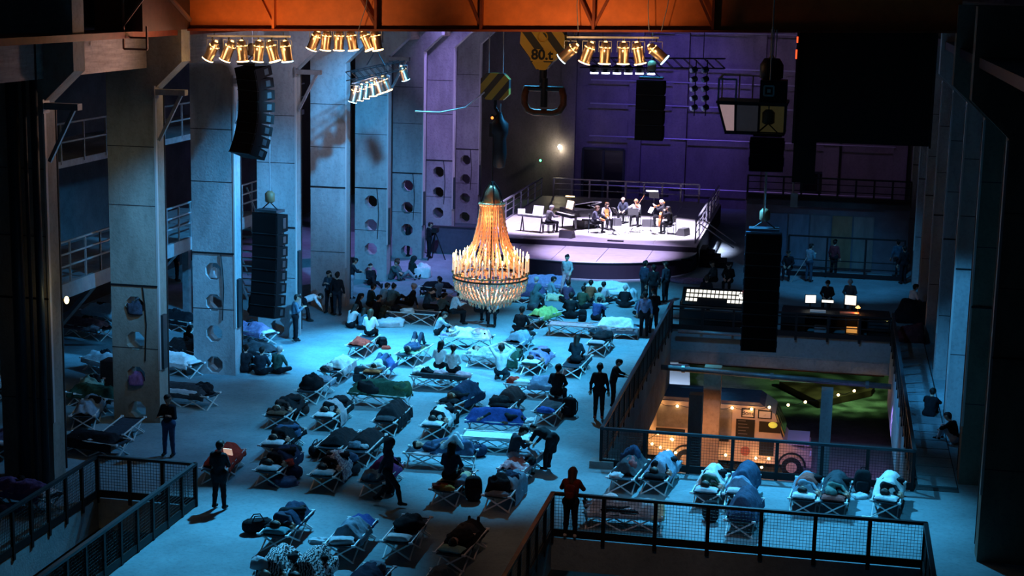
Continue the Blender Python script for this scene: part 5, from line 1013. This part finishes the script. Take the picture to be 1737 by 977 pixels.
bed(1196,838,'n',-4,'with the white quilt before the van',[('white quilt',WHT,dict(y0=-.35,y1=.9,hgt=.44,dl=.08,dr=.0,fold=1.2))],S('side','hidden sleeper','short','dark',DGRN),('long grey-white',PALE,2))
bed(1250,840,'n',-4,'with the dark blue quilt before the van',[('dark blue domed quilt',(.05,.10,.18),dict(y0=-.45,y1=.98,hgt=.60,dl=.05,dr=.18,fold=1.2,xo=.1)),('pale blue quilt front',(.26,.36,.50),dict(y0=-.6,y1=.0,hgt=.3,dl=.0,dr=.05,base=.43))],None,('grey-white',PALE))
bed(1254,884,'n',-4,'with the domed navy cover behind the front railing',[('domed navy cover',(.05,.08,.14),dict(y0=-.7,y1=.98,hgt=.60,dl=.05,dr=.15,fold=1.3))],None,None,[('dark rolled jacket',NAVY,(.05,-.75),(.6,.35,.24))])
bed(1362,848,'n',-4,'with the red and grey blanket',[('red and grey blanket',(.42,.12,.10),dict(y0=-.25,y1=.5,hgt=.40,dl=.02,dr=.02,w=.26)),('grey under blanket',(.20,.28,.36),dict(y0=-.6,y1=.95,hgt=.30,dl=.15,dr=.1,base=.385))],S('side','dark-haired sleeper','short','dark',GRBL),('white flat',WHT))
bed(1412,852,'n',-4,'with the slate dark blanket next to the red one',[('slate dark blanket',(.05,.065,.08),dict(y0=-.4,y1=.98,hgt=.44,dl=.1,dr=.12))],S('side','sleeper in striped hood','hood','dark',(.12,.22,.20)),('reddish',(.35,.09,.08)))
bed(1502,852,'n',-6,'with the plump white duvet at the walkway end',[('plump white duvet',WHT,dict(y0=-.45,y1=.95,hgt=.46,dl=.08,dr=.12,fold=.8))],S('side','dark-haired sleeper','short','dark',BLK),('plump white',WHT,-8))
# by the stairwell and in the aisle
bed(362,796,'n',6,'with the red sleeping bag behind the standing man',[('red sleeping bag',REDC,dict(y0=-.75,y1=.98,hgt=.28,fold=1.0))],None,None,[('pale folded shirt',PALE,(.1,-.7),(.36,.3,.14))])
bed(318,664,'c',78,'with the long pale roll beside the second column',[('dark grey blanket',DGRY,dict(y0=-.8,y1=.95,hgt=.26))],None,None,[('long pale roll',PALE,(-.26,.1),(.16,1.5,.16)),('dark sack heap',BLK,(.1,-.5),(.5,.6,.34))])
bed(160,744,'c',80,'with black and white bedding by the first column',[('black blanket',BLK,dict(y0=-.8,y1=.8,hgt=.22,dl=.2))],None,None,[('white cloth heap',WHT,(-.15,.1),(.3,.8,.14))])
bed(208,722,'c',6,'bare and dark beside the second column')
for px, py, rot, key, cn, cc_ in ((152,655,20,'under the walkway with mint green bedding','mint green rumpled bedding',(.25,.45,.38)), (180,612,60,'in the aisle with white jumble','white jumbled bedding',PALE), (150,692,15,'in the aisle with a tall white roll','grey-blue cover',GRBL), (165,668,75,'in the aisle with greenish cover','greenish dark cover',DGRN),
        (150,552,70,'far in the aisle behind the first column','brown-red rumpled cover',(.25,.14,.15)), (178,528,70,'far in the aisle with pale bundle','pale bundle cover',PALE), (14,742,10,'at the aisle edge of the frame','pale lilac cover',LIL), (40,832,75,'beside the stairwell railing with violet cover','violet and grey cover',(.16,.12,.32)),
        (298,612,70,'between the second and third column with a white sack','white sack cover',WHT), (300,540,70,'behind the third column with dark cover','dark cover',BLK), (320,590,60,'behind the third column with a seated pair','dark grey cover',DGRY), (12,650,20,'deep in the aisle at the frame edge','pale cover',PALE), (430,560,60,'behind the hanging speaker with lilac cover','lilac cover',LIL), (432,592,70,'behind the three seated people','dark shiny cover',DGRY)):
    bed(px,py,'c',rot,key,[(cn,cc_,dict(y0=-.8,y1=.9,hgt=.26,fold=1.9))],None,('white',WHT) if px % 3 else None,None if px % 2 else [('black clothes heap',BLK,(.1,.2),(.4,.5,.34))])
# ================================================================== seated and standing people
def pp(label, px, py, rot, po, ha='short', hc='dark', top=BLK, tr=BLK, z=0., coat=None, s=1., shoe=(.02,.02,.02), grp=None):
    q = at(px,py,.44 if po in ('edge','read') else 0.); q.z = z
    return person(label, q, rot, po, ha, hc, top, tr, shoe, coat, grp, s)
CG = (.08,.10,.12); OLV = (.05,.065,.05)
pp('person in black seated on the floor against the third column',416,632,10,'floor','short','dark',BLK,BLK)
pp('person in dark navy seated on the floor between two others',442,636,0,'floor','short','dark',(.02,.035,.05),BLK)
pp('white-haired person in green jacket seated cross-legged',470,634,-15,'floor','short','grey',(.04,.11,.09),BLK)
pp('man in blue shirt standing with a phone beside the column',501,579,-60,'hold','cap','dark',(.10,.16,.22),BLK)
pp('person in white jacket stooping beside the standing man',521,545,-70,'bend','short','dark',WHT,BLK,s=.92)
pp('person in black of the couple standing at the column, turned away',572,536,0,'stand','bun','dark',BLK,(.02,.025,.035))
pp('person in grey of the couple standing at the column',559,532,170,'hold','long','dark',(.06,.09,.12),BLK)
pp('person in pale shorts leaning on the bright column edge',596,507,-60,'rail','short','dark',(.02,.025,.035),(.35,.40,.48))
pp('person sitting against the column with both legs out',630,484,-140,'legs','short','dark',BLK,BLK)
pp('person in olive seated by the column foot, knees up',664,474,-110,'hug','short','brown',(.05,.10,.10),CG)
pp('pale-shinned person seated by the column foot',678,474,-80,'legs','short','brown',(.10,.16,.16),(.26,.30,.34))
pp('dark bulky figure sitting on violet floor',697,470,-40,'floor','hood','dark',(.015,.03,.03),BLK)
heap('white plastic sack beside the dark bulky figure', at(716,470), 0, WHT, (.8,.6,.6), 12, 'plastic_sack', 'bag')
pp('person in white seated on the floor, first of three by the couple',594,556,-30,'hug','long','dark',WHT,BLK)
pp('child-sized figure in blue seated between two in white',613,559,-10,'hug','long','dark',(.08,.18,.26),BLK,s=.9)
pp('person in white top seated at the end of the red blanket cot',627,568,0,'edge','long','brown',WHT,BLK)
pp('person in dark green seated facing the stage behind the white group',627,520,-50,'floor','short','dark',(.02,.06,.07),BLK)
pp('person in pale blue sitting in the early light patch',647,517,-40,'hug','short','brown',(.28,.40,.45),CG)
pp('person in teal coat sitting beside the pale blue one',661,519,-20,'hug','bun','dark',(.10,.24,.28),CG)
pp('dark-haired person seated low behind the white group',605,537,-60,'floor','long','dark',BLK,BLK)
pp('person in black sitting beside a dark backpack',637,540,-40,'floor','short','dark',BLK,BLK)
pp('grey-haired man in black stretching his legs out',697,519,100,'legs','short','grey',(.02,.03,.04),BLK)
pp('person in dark jacket reading on the edge of a cot',722,524,-70,'read','short','dark',(.04,.07,.09),BLK)
pp('person in grey lying on an elbow behind the reader',742,506,60,'legs','short','dark',(.14,.18,.22),BLK)
pp('person in teal shirt crouching beside the reader in white',745,535,-30,'hug','short','dark',(.10,.22,.26),BLK)
pp('person in white shirt reading, seated beside the chandelier',768,532,-60,'read','short','dark',(.55,.64,.68),BLK)
pp('person in grey top seated sideways before the white duvet cot',741,568,-70,'hug','short','dark',(.40,.46,.50),BLK)
pp('dark-haired figure seated below the chandelier fringe',812,530,-20,'edge','short','dark',(.06,.10,.14),BLK)
pp('figure in pale top seated straight below the chandelier',838,532,180,'edge','short','dark',(.45,.54,.60),BLK)
pp('person in teal hoodie hunched by the chandelier',903,526,-30,'hug','hood','dark',(.08,.18,.20),CG,s=1.15)
pp('grey-haired person in violet jacket sitting below the lavender bag',906,507,-20,'floor','short','grey',(.14,.13,.30),BLK)
pp('dark-haired person under pale blue cloth on the floor',932,506,-60,'floor','short','dark',(.22,.34,.42),PALE)
heap('pale yellow and white cloth spread on the floor', at(938,508), 20, CREAM, (1.1,.7,.25), 14, 'cloth_heap', 'cloth')
pp('person in black kneeling before the lime green blanket',882,566,-10,'floor','short','dark',BLK,BLK,s=1.1)
pp('woman in pale dress walking towards the camera below the stage',961,500,170,'walk','bun','dark',(.42,.44,.46),PINK)
pp('person in plum top seated in the stage crowd',962,514,0,'floor','short','dark',(.10,.06,.12),BLK)
pp('broad person in black seated in the middle of the crowd',967,540,0,'floor','short','dark',(.015,.022,.026),BLK,s=1.1)
pp('person in camouflage green top in the crowd',987,524,-10,'floor','short','dark',(.05,.08,.05),BLK)
pp('person in rust brown jumper seated in the crowd',1000,513,-5,'floor','short','dark',(.30,.10,.05),BLK)
pp('person in pale pink shirt seated near the white bed',1021,516,-10,'floor','short','dark',(.60,.48,.52),BLK)
pp('person in blue shirt seated in front of the white bed crowd',1010,543,-20,'hug','short','dark',(.05,.08,.22),BLK)
pp('person in black seated near the end of the crowd',1059,522,0,'floor','short','grey',BLK,BLK)
pp('person with green blanket lap between two crowd members',1014,522,-20,'floor','short','brown',(.30,.42,.34),PALE,s=.9)
for l, px, py, r, po, tp, h in (('in dark navy at the well railing head, standing in the huddle',1092,512,-40,'stand',(.03,.04,.07),'short'), ('in black at the back of the huddle by the railing',1107,520,20,'stand',BLK,'short'), ('in grey hood at the far end of the huddle',1128,514,60,'stand',(.05,.05,.07),'cap'), ('in dark blue crouching in front of the huddle',1088,540,0,'floor',(.10,.16,.26),'short')):
    pp('person '+l, px, py, r, po, h, 'dark', tp, BLK)
pp('person in light blue denim jacket standing by the railing',1092,572,10,'stand','short','dark',(.16,.26,.46),BLK)
pp('person in black close beside the denim jacket',1108,566,30,'hold','short','dark',BLK,BLK)
pp('woman with dark hair in white, first of two seated together',745,624,-10,'edge','long','dark',WHT,BLK,s=.98)
pp('woman with tied hair in white, second of two seated together',767,632,0,'edge','tail','dark',(.85,.87,.86),BLK,s=.98)
pp('kneeling person in white with both arms raised to the head',850,642,0,'kneel','short','dark',WHT,(.02,.03,.04),s=1.1)
pp('long-haired person in black seated on a cot alone',976,614,-10,'edge','long','dark',(.015,.025,.035),BLK)
pp('person in black seated on a cot with back turned',944,672,-6,'edge','short','dark',(.015,.02,.026),BLK,s=1.05)
pp('person in navy seated on a cot in the second row, back turned',763,815,-10,'edge','long','dark',(.025,.04,.07),BLK,s=1.05)
pp('person in dark top seated on pink bedding',869,780,-60,'read','short','dark',(.03,.05,.07),(.30,.36,.42),s=1.05)
pp('man in dark tail coat bending over the pink cot',930,798,60,'bend','short','dark',(.014,.02,.026),BLK,coat='tail')
pp('slim person in black standing by the well railing',1015,712,0,'stand','short','dark',BLK,BLK,shoe=(.35,.12,.10))
pp('small person leaning over the well railing',1040,690,-90,'rail','short','dark',BLK,BLK,s=.9)
pp('long-haired woman in red-brown top at the front railing',967,913,0,'rail','long','brown',(.13,.022,.016),BLK,shoe=(.45,.48,.5))
pp('man in black facing the red cot with something bright',372,864,-8,'hold','short','dark',(.018,.022,.028),BLK,coat='short')
pp('man in dark jacket and jeans with folded arms',287,774,175,'crossed','short','dark',(.02,.03,.04),(.05,.10,.20))
pp('dark figure walking across the gap between the rows',657,858,-80,'walk','hood','dark',(.02,.035,.05),BLK)
pp('person in dark clothes sitting on the walkway slabs',1575,708,-20,'hug','short','dark',BLK,BLK)
pp('figure hidden behind the pale column, feet out',1620,752,60,'hug','short','dark',BLK,PALE)
pp('person standing behind the third column in the aisle',300,478,-60,'stand','short','dark',(.015,.02,.03),BLK)
pp('person seated in the aisle behind the third column',317,596,-30,'floor','long','dark',BLK,BLK)
pp('figure sitting deep in the aisle by the speaker',427,532,-40,'edge','short','dark',BLK,BLK)
hb_ = tag(MB().box((0,0,0), (.42,.03,.30)).build('glowing_panel', M('panel_glow', (.9,.6,.4), .4, em=(1,.6,.45), es=.5), None, False, at(378,745,0)), 'small glowing panel held up by the man at the red cot', 'tablet'); a = at(372,864); hb_.location = a+Vector((.08,.42,1.36)); hb_.scale = (.55,1,.6); hb_.rotation_euler = (RAD(20),0,RAD(-8))  # glow stands in for bright stripes reflected on a held red thing
# woman's small backpack, other bags on the floor
wl = at(967,913); backpack('small red-brown backpack worn by the long-haired woman', wl+Vector((0,-.20,1.02)), 0, (.12,.02,.015), .75)
for l, px, py, r, c, s_, li in (('beside the piled rucksack cot',803,848,20,BLK,1.3,False), ('on its side next to the red blanket cot',652,590,40,BLK,1.0,True), ('beside the person in black by the white group',652,542,-30,OLV,1.1,False), ('near the reading man cot',668,548,50,DGRY,1.0,True), ('next to the bright blue cushion cot',965,706,-20,BLK,1.25,False), ('under the face-up sleeper cot',800,690,20,BLK,1.0,True), ('below the purple blanket cot',662,842,30,BLK,.9,True), ('by the orange pillow cot',611,650,-20,(.05,.08,.10),1.2,False), ('in the crowd before the pink mat',988,545,10,BLK,1.0,False), ('between slate and white bedding by the van',1462,836,0,BLK,1.3,False), ('beside the domed navy cover',1205,884,20,BLK,1.1,False)):
    backpack('dark backpack '+l, at(px,py), r, c, s_, li)
for l, px, py, r, c in (('next to the red garment cot',490,812,30,NAVY), ('beyond the brown-haired sleeper cot',505,703,-10,(.05,.028,.028)), ('beside the white bolster cot',490,775,10,BLK), ('behind the black duvet pair',540,772,80,BLK), ('under the floral quilt cot',588,805,20,DGRY), ('below the stairwell end cot',437,903,30,BLK), ('by the navy jacket cot',805,775,40,NAVY)):
    duffel('soft duffel bag '+l, at(px,py), r, c, 1.25)
for l, px, py, c, sz in (('white papers dropped near the white duvet at the walkway',1470,878,WHT,(.3,.2,.02)), ('pale shoes by the plump duvet cot',1460,844,PALE,(.4,.3,.12)), ('blue and white towel by the stairwell railing',20,866,LIL,(.5,.4,.2)), ('red and blue clothes beside the second row',480,822,(.10,.14,.26),(.7,.5,.2)), ('white shoes by the front cots',540,920,PALE,(.42,.26,.12)), ('red apple-like pouch beside the small backpack',655,592,REDC,(.3,.22,.12)), ('white and navy clothes by the early cots',660,553,PALE,(1.0,.6,.3))):
    heap(l, at(px,py), 15, c, sz, px*.13)
# things stuffed in the column openings
heap('crumpled dark bag in the upper opening of the second column', Vector((-19.68,43.2,3.22)), 0, (.05,.06,.09), (.45,.4,.40), 41, 'stuffed_bag', 'bag'); heap('purple round bag in the lower opening of the second column', Vector((-19.68,43.15,1.12)), 0, (.30,.16,.42), (.42,.42,.36), 42, 'stuffed_bag', 'bag')
heap('small pale bundle in the top opening of the third column', Vector((-19.68,49.4,3.22)), 0, PALE, (.3,.3,.34), 43, 'stuffed_bag', 'bag')
# ================================================================== mixing desks
SCRN = M('screen_glow', (.9,.92,.85), .4, em=(1,.95,.82), es=1.1); WARMS = M('desk_lamp_glow', (1,.6,.3), .4, em=(1,.45,.12), es=3)
md = thing('mixing_console', 'long lit mixing console behind the guard rail', 'mixing desk', (0,0,0)); a, b = atY(1152,560,61.9), atY(1262,563,61.9)
MB().bb((a.x,61.7,0), (b.x,62.0,.62)).build('desk_front', BLACK, md)
for x in (a.x,b.x-.06): MB().bb((x,61.7,0), (x+.06,63.2,.95)).build('end_panel', BLACK, md)
q = Matrix.Rotation(RAD(28), 3, 'X'); cxm = (a.x+b.x)/2; wid = b.x-a.x
MB().box((cxm,62.6,1.0), (wid,1.1,.10), q).build('control_surface', BLACK, md)
for r_ in range(3):
    for k in range(14):
        if r_ == 2 and k in (3,4,5,6,7,8,9): continue
        MB().box(Vector((a.x+.22+k*(wid-.4)/13,62.6,1.0))+q@Vector((0,.30-r_*.27,.06)), (.125,.17,.02), q).build('lit_fader_strip', SCRN, md)
MB().box((b.x-.1,62.9,1.25), (.14,.04,.12)).build('red_display', M('red_disp', (1,.1,.05), .4, em=(1,.06,.03), es=1.5), md)
d2 = thing('control_desk', 'dark desk with lit screens and an orange work lamp', 'desk', (0,0,0)); a, b = atY(1325,560,61.8), atY(1508,566,61.8); wid = b.x-a.x
MB().bb((a.x,61.7,.74), (b.x,63.0,.80)).build('desk_top', BLACK, d2)
for f in (0,.2,.45,.72,1): x = a.x+wid*f; MB().bb((x-.03,61.7,0), (x+.03,62.9,.74)).build('leg_panel', BLACK, d2)
MB().bb((a.x,62.85,0), (b.x,62.9,.74)).build('modesty_panel', BLACK, d2); MB().bb((a.x,61.68,0), (a.x+wid*.22,61.7,.76)).build('flight_case', BLACKM, d2)
def monitor_(px, py, w_, h_, rot, label, mat=SCRN, z=None):
    p = atY(px, py, 62.6); t = thing('computer_screen', label, 'screen', (p.x,62.6,.80), RAD(rot), 'screens on the control desk'); zc = p.z-.80
    MB().box((0,0,zc), (w_+.04,.03,h_+.04)).build('bezel', BLACK, t); MB().box((0,-.02,zc), (w_,.012,h_)).build('display', mat, t); MB().bb((-.03,.0,0), (.03,.05,zc)).build('stand', BLACK, t); MB().bb((-.12,-.08,0), (.12,.1,.02)).build('foot', BLACK, t)
monitor_(1375,507,.40,.30,12,'tilted bright screen at the aisle end of the control desk'); monitor_(1404,511,.44,.10,0,'low wide strip screen on the control desk'); monitor_(1443,509,.42,.36,-8,'bright square screen beside the orange work lamp'); monitor_(1258,505,.2,.28,-6,'small bright screen beside the hanging speaker')
wl_ = thing('work_lamp', 'orange-glowing work lamp on the control desk', 'lamp', atY(1455,527,62.2)); wl_.location.z = .80; MB().lathe([(.08,0),(.08,.02),(.012,.03),(.012,.3)], 10).build('base', BLACK, wl_); MB().lathe([(.02,.3),(.1,.22),(.09,.2),(.01,.28)], 10).build('shade', WARMS, wl_, True); point(wl_.location+Vector((-.05,-.15,.14)), (1,.42,.12), 5, .04)
tag(MB().bb((-.42,-.2,0), (.30,.2,.05)).build('red_ledger', M('ledger_red', (.55,.12,.05), .6), None, False, wl_.location+Vector((-.25,-.25,.0))), 'orange-lit open case on the control desk', 'case')
tag(MB().bb((-.3,-.25,0), (.3,.25,.02)).build('paper_pad', M('paper_white'), None, False, atY(1388,516,62.1).xy.to_3d()+Vector((0,0,.80))), 'bright paper pad below the tilted screen', 'paper')
t = thing('desk_cabinet', 'small drawer unit glowing amber inside below the work lamp', 'cabinet', (atY(1450,550,62.0).x,61.75,0)); MB().bb((-.35,.1,0), (.35,.6,.05)).build('bottom', BLACK, t); MB().bb((-.35,.1,.05), (-.31,.6,.7)).build('side', BLACK, t); MB().bb((-.3,.3,.05), (.1,.5,.25)).build('amber_device', M('amber_dev', (.8,.4,.1), .4, em=(1,.45,.1), es=.5), t); point((t.location.x,61.95,.5), (1,.45,.12), 2.5, .05)
tag(MB().bb((-.22,-.02,0), (.22,.02,.36)).build('notice_board', M('notice_grey', (.22,.26,.30), .7), None, False, (atY(1391,560,61.6).x,61.6,.02)), 'grey notice sheet leaning under the control desk', 'sign')
rk = thing('equipment_rack', 'black equipment rack with a small yellow light', 'rack', (atY(1490,555,62.0).x,61.85,.0)); MB().bb((-.42,.0,.0), (.42,.7,.70)).build('rack_case', BLACKM, rk)
for k in range(5): MB().bb((-.38,-.015,.06+k*.13), (.38,.0,.15+k*.13)).build('rack_unit', STEEL, rk)
MB().ball((.3,-.03,.60), .025).build('status_light', M('yellow_led', (1,.9,.2), .4, em=(1,.8,.2), es=6), rk)
for l, px, py, r, po, tp in (('operator in black standing at the lit mixing console',1196,540,-5,'stand',BLK), ('assistant bent over beside the lit console',1212,478,120,'edge',(.03,.05,.06)), ('assistant in black seated behind the lit console',1236,480,170,'edge',BLK), ('operator with pale hair behind the control desk',1441,510,175,'edge',(.06,.08,.10)), ('operator in black behind the control desk screens',1403,512,175,'edge',BLK)):
    pp(l, px, py, r, po, 'short', 'grey' if 'pale' in l else 'dark', tp, BLK)
for l, px, py, r, po, tp, tr in (('onlooker in dark jacket seated by the panelled gate',1337,458,170,'edge',BLK,BLK), ('onlooker in blue shirt with a hand at the face, leaning on a stick',1371,478,-40,'hold',(.16,.26,.32),(.05,.08,.12)), ('onlooker in red top standing by the gate',1413,470,-30,'stand',(.16,.03,.04),BLK), ('onlooker in blue at the walkway column',1520,470,20,'stand',(.06,.12,.18),CG), ('shadowed onlooker against the column',1531,482,30,'stand',BLK,BLK)):
    pp(l, px, py, r, po, 'short', 'dark', tp, tr)
p = at(1371,478); tag(MB().tube([p+Vector((-.1,-.1,1.15)), p+Vector((-.75,-.3,0))], .018, 5).build('walking_stick', M('stick_pale', (.4,.36,.32), .6)), 'thin stick slanting from the onlooker in blue', 'stick')
pp('person in white seated beyond the desk platform end',1546,520,-60,'edge','short','dark',WHT,BRN); heap('pile of dark coats beyond the desk platform end', at(1553,545), 0, BLK, (1.4,1.2,.9), 51)
heap('dark pink cloth pile further along the walkway', at(1546,580), 0, (.10,.03,.04), (.9,1.0,.7), 52)
heap('pale sheet pile on the violet floor behind the console', at(1170,478), 10, LIL, (1.6,1.0,.18), 53, 'cloth_heap', 'cloth')
# ================================================================== food van on the lower storey
VX0, VX1 = -6.3, -1.25; VY = 59.2; VZ = -5.0
van = thing('food_van', 'cream food van with serving hatches and hand-lettered sign', 'van', (0,0,0)); CRM = M('van_cream', (.60,.42,.32), .45, var=.1); VG = M('hatch_grey', (.30,.24,.20), .6, var=.3); CHK = M('chalkboard', (.02,.018,.018), .8)
def side(pts, y0, y1): return MB().prism([(x,y0,z) for x, z in pts], (0,y1-y0,0))
body = [(VX0,VZ+.45),(VX1-.9,VZ+.45),(VX1+.95,VZ+.45),(VX1+1.0,VZ+1.0),(VX1+.15,VZ+1.25),(VX1-.05,VZ+1.5),(VX1-.35,VZ+2.35),(VX1-.75,VZ+2.62),(VX0+.25,VZ+2.62),(VX0+.05,VZ+2.4),(VX0,VZ+1.8)]
side(body, VY, VY+2.1).build('body', CRM, van)
side([(VX0+.1,VZ+2.62),(VX1-.75,VZ+2.62),(VX1-.95,VZ+2.76),(VX0+.3,VZ+2.76)], VY+.05, VY+2.05).build('roof', M('van_roof', (.12,.10,.13), .5, var=.3), van)
def panel(nm, px0, py0, px1, py1, mat, th=.03):
    a, b = atY(px0,py0,VY), atY(px1,py1,VY); return MB().bb((a.x,VY-th,b.z), (b.x,VY,a.z)).build(nm, mat, van)
panel('serving_hatch',1115,686,1167,726,VG); panel('serving_hatch',1215,692,1240,742,VG); panel('hatch_counter',1113,725,1162,733,CHK,.12); panel('hatch_counter',1206,741,1236,748,CHK,.12)
fs_ = panel('sign_board',1258,692,1280,709,CHK,.03); panel('sign_face',1260,694,1278,707,M('sign_cream', (.75,.58,.45), .7),.04); panel('sign_board',1286,695,1309,711,CHK,.03); panel('sign_face',1288,697,1307,709,M('sign_cream'),.04)
p = atY(1269,701,VY-.05); text('Bone', .23, BLACK, 'lettering', van, p, (PI/2,0,0)); p = atY(1297,704,VY-.05); text('..r', .14, M('letter_brown', (.4,.2,.1), .7), 'lettering', van, p, (PI/2,0,0))
for (x0, y0, x1, y1) in ((1249,710,1279,748),): panel('menu_board', x0, y0, x1, y1, CHK)
for k in range(6): a = atY(1252,714+k*5.5,VY-.035); MB().bb((a.x,VY-.036,a.z), (a.x+.28+.06*(k % 3),VY-.034,a.z+.035)).build('menu_line', M('chalk_faint', (.12,.10,.10), .9), van)
panel('side_door',1284,712,1314,775,CRM,.02); panel('door_window',1288,714,1324,735,M('van_glass', (.05,.04,.03), .15),.03); panel('lower_window',1288,746,1312,774,CHK,.03)
p = atY(1311,721,VY-.05); MB().ball(p, (.17,.04,.12), 10, 7).build('lit_jug', M('yellow_glass', (.8,.75,.1), .3, em=(.9,.8,.1), es=.45), van, True)  # jug glows by itself: light on the glass put into emission
p = atY(1264,765,VY); MB().lathe([(.18,-.02),(.18,.02)], 20, p, 0, Matrix.Rotation(PI/2, 3, 'X')).build('round_badge', M('badge_red', (.42,.12,.08), .6), van)
wsx = VX1-.35; MB().prism([(VX1-.02,VY+.15,VZ+1.5),(VX1+.02,VY+1.95,VZ+1.5),(VX1-.32,VY+1.95,VZ+2.3),(VX1-.36,VY+.15,VZ+2.3)], (.04,0,.02)).build('windscreen', M('van_glass'), van)
for y in (.15,.75,1.35,1.95): MB().bar((VX1+.03,VY+y,VZ+1.5), (VX1-.31,VY+y,VZ+2.32), .04).build('windscreen_post', M('post_ochre', (.45,.33,.1), .5), van)
MB().bb((VX1+.0,VY+.1,VZ+1.22), (VX1+.95,VY+2.0,VZ+1.27)).build('bonnet', M('bonnet_violet', (.55,.5,.7), .4), van)
MB().bb((VX1+.9,VY+.05,VZ+.4), (VX1+1.08,VY+2.05,VZ+.62)).build('bumper', CRM, van); MB().lathe([(.12,-.03),(.12,.04)], 12, (VX1+1.0,VY+.4,VZ+.85), 0, Matrix.Rotation(PI/2, 3, 'Y')).build('headlamp', WHITE, van)
for x in (VX0+1.45,VX1+.35):
    w_ = MB().tube([(x,VY-.03,VZ+.38), (x,VY+.22,VZ+.38)], .38, 20).build('wheel', BLACK, van); MB().lathe([(.2,-.02),(.2,.03)], 14, (x,VY-.05,VZ+.38), 0, Matrix.Rotation(PI/2, 3, 'X')).build('hubcap', CRM, w_); MB().tube([(x+.5*math.cos(t),VY-.02,VZ+.42+.5*math.sin(t)) for t in [PI*k/10 for k in range(11)]], .04, 5).build('wheel_arch', BLACK, van)
BLB = M('festoon_bulb', (1,.8,.5), .4, em=(1,.60,.22), es=16)
def festoon(label, pts, Y, glow=1.6):
    P = [atY(x,y,Y+(dy if dy else 0)) for x, y, dy in pts]; t = thing('string_lights', label, 'lights', P[0]); m = []
    for i in range(len(P)-1):
        for k in range(4): f = k/4; q = P[i].lerp(P[i+1], f)-P[0]; q.z -= .10*4*f*(1-f)-.04; m.append(q)
    m.append(P[-1]-P[0]+Vector((0,0,.04))); MB().tube(m, .010, 4).build('cord', BLACK, t)
    bm = MB().ball((0,0,-.02), .052, 8, 6).mesh('bulb', BLB, True)
    for i, p in enumerate(P):
        put('bulb', bm, t, p-P[0])
        if i % 2 == 0: point(p+Vector((0,-.12,0)), (1,.52,.18), glow*1.6, .05)
festoon('string of warm bulbs along the van roof edge', [(1118,684,0),(1149,688,0),(1209,692,0),(1242,691,0),(1275,693,0),(1305,690,0)], VY-.14)
festoon('string of warm bulbs climbing from the van to the far corner', [(1337,686,-.2),(1366,681,.2),(1422,669,.8),(1449,662,1.2),(1478,652,1.6)], VY+.1, 1.0)
festoon('looping string of warm bulbs low on the van side', [(1098,725,0),(1116,734,0),(1094,745,0),(1106,752,0),(1120,758,0),(1133,763,0),(1146,767,0),(1144,783,0)], VY-.16); festoon('short string of warm bulbs along the van sill', [(1184,759,0),(1207,765,0),(1231,771,0)], VY-.18); festoon('pair of warm bulbs below the van door', [(1282,776,0),(1304,777,0),(1292,792,0)], VY-.2); festoon('single warm bulb beside the rear wheel arch', [(1139,744,0),(1141,745,0)], VY-.16)
q0 = at(1140,640,-4.0); bt = thing('bar_counter', 'pale-topped bar counter glowing blue-white under the platform', 'counter', q0)
for ya, yb in ((600,617),(622,663)):
    MB().prism([at(x,y,-4.0)-q0 for x, y in ((1112+(663-yb)*.4,yb),(1170,yb+1),(1170,ya+1),(1112+(663-ya)*.4,ya))], (0,0,.06)).build('counter_top', WHITE, bt)
MB().prism([at(x,y,-4.0)-q0 for x, y in ((1114,661),(1168,662),(1168,604),(1138,604))], (0,0,-1.0)).build('counter_body', M('counter_blue', (.08,.1,.2), .6), bt)
t = thing('canvas_awning', 'brown wedge-shaped canvas platform lying in the green-lit bay', 'platform', at(1400,660,-4.7)); q0 = t.location
MB().prism([at(x,y,-4.7)-q0 for x, y in ((1322,647),(1390,681),(1478,662),(1484,655))], (0,0,-.28)).build('canvas', M('awning_brown', (.12,.05,.035), .8), t); MB().prism([at(x,y,-4.68)-q0 for x, y in ((1322,643),(1322,647),(1484,655),(1482,652))], (0,0,.05)).build('edge_strip', M('awning_violet', (.45,.4,.7), .6), t)
tag(MB().bb((-1.2,-.3,0), (1.2,.3,.45)).build('low_bench', M('bench_dark', (.05,.05,.07), .7), None, False, (1.9,55.6,-5)), 'low dark bench on the violet-lit lower floor', 'bench')
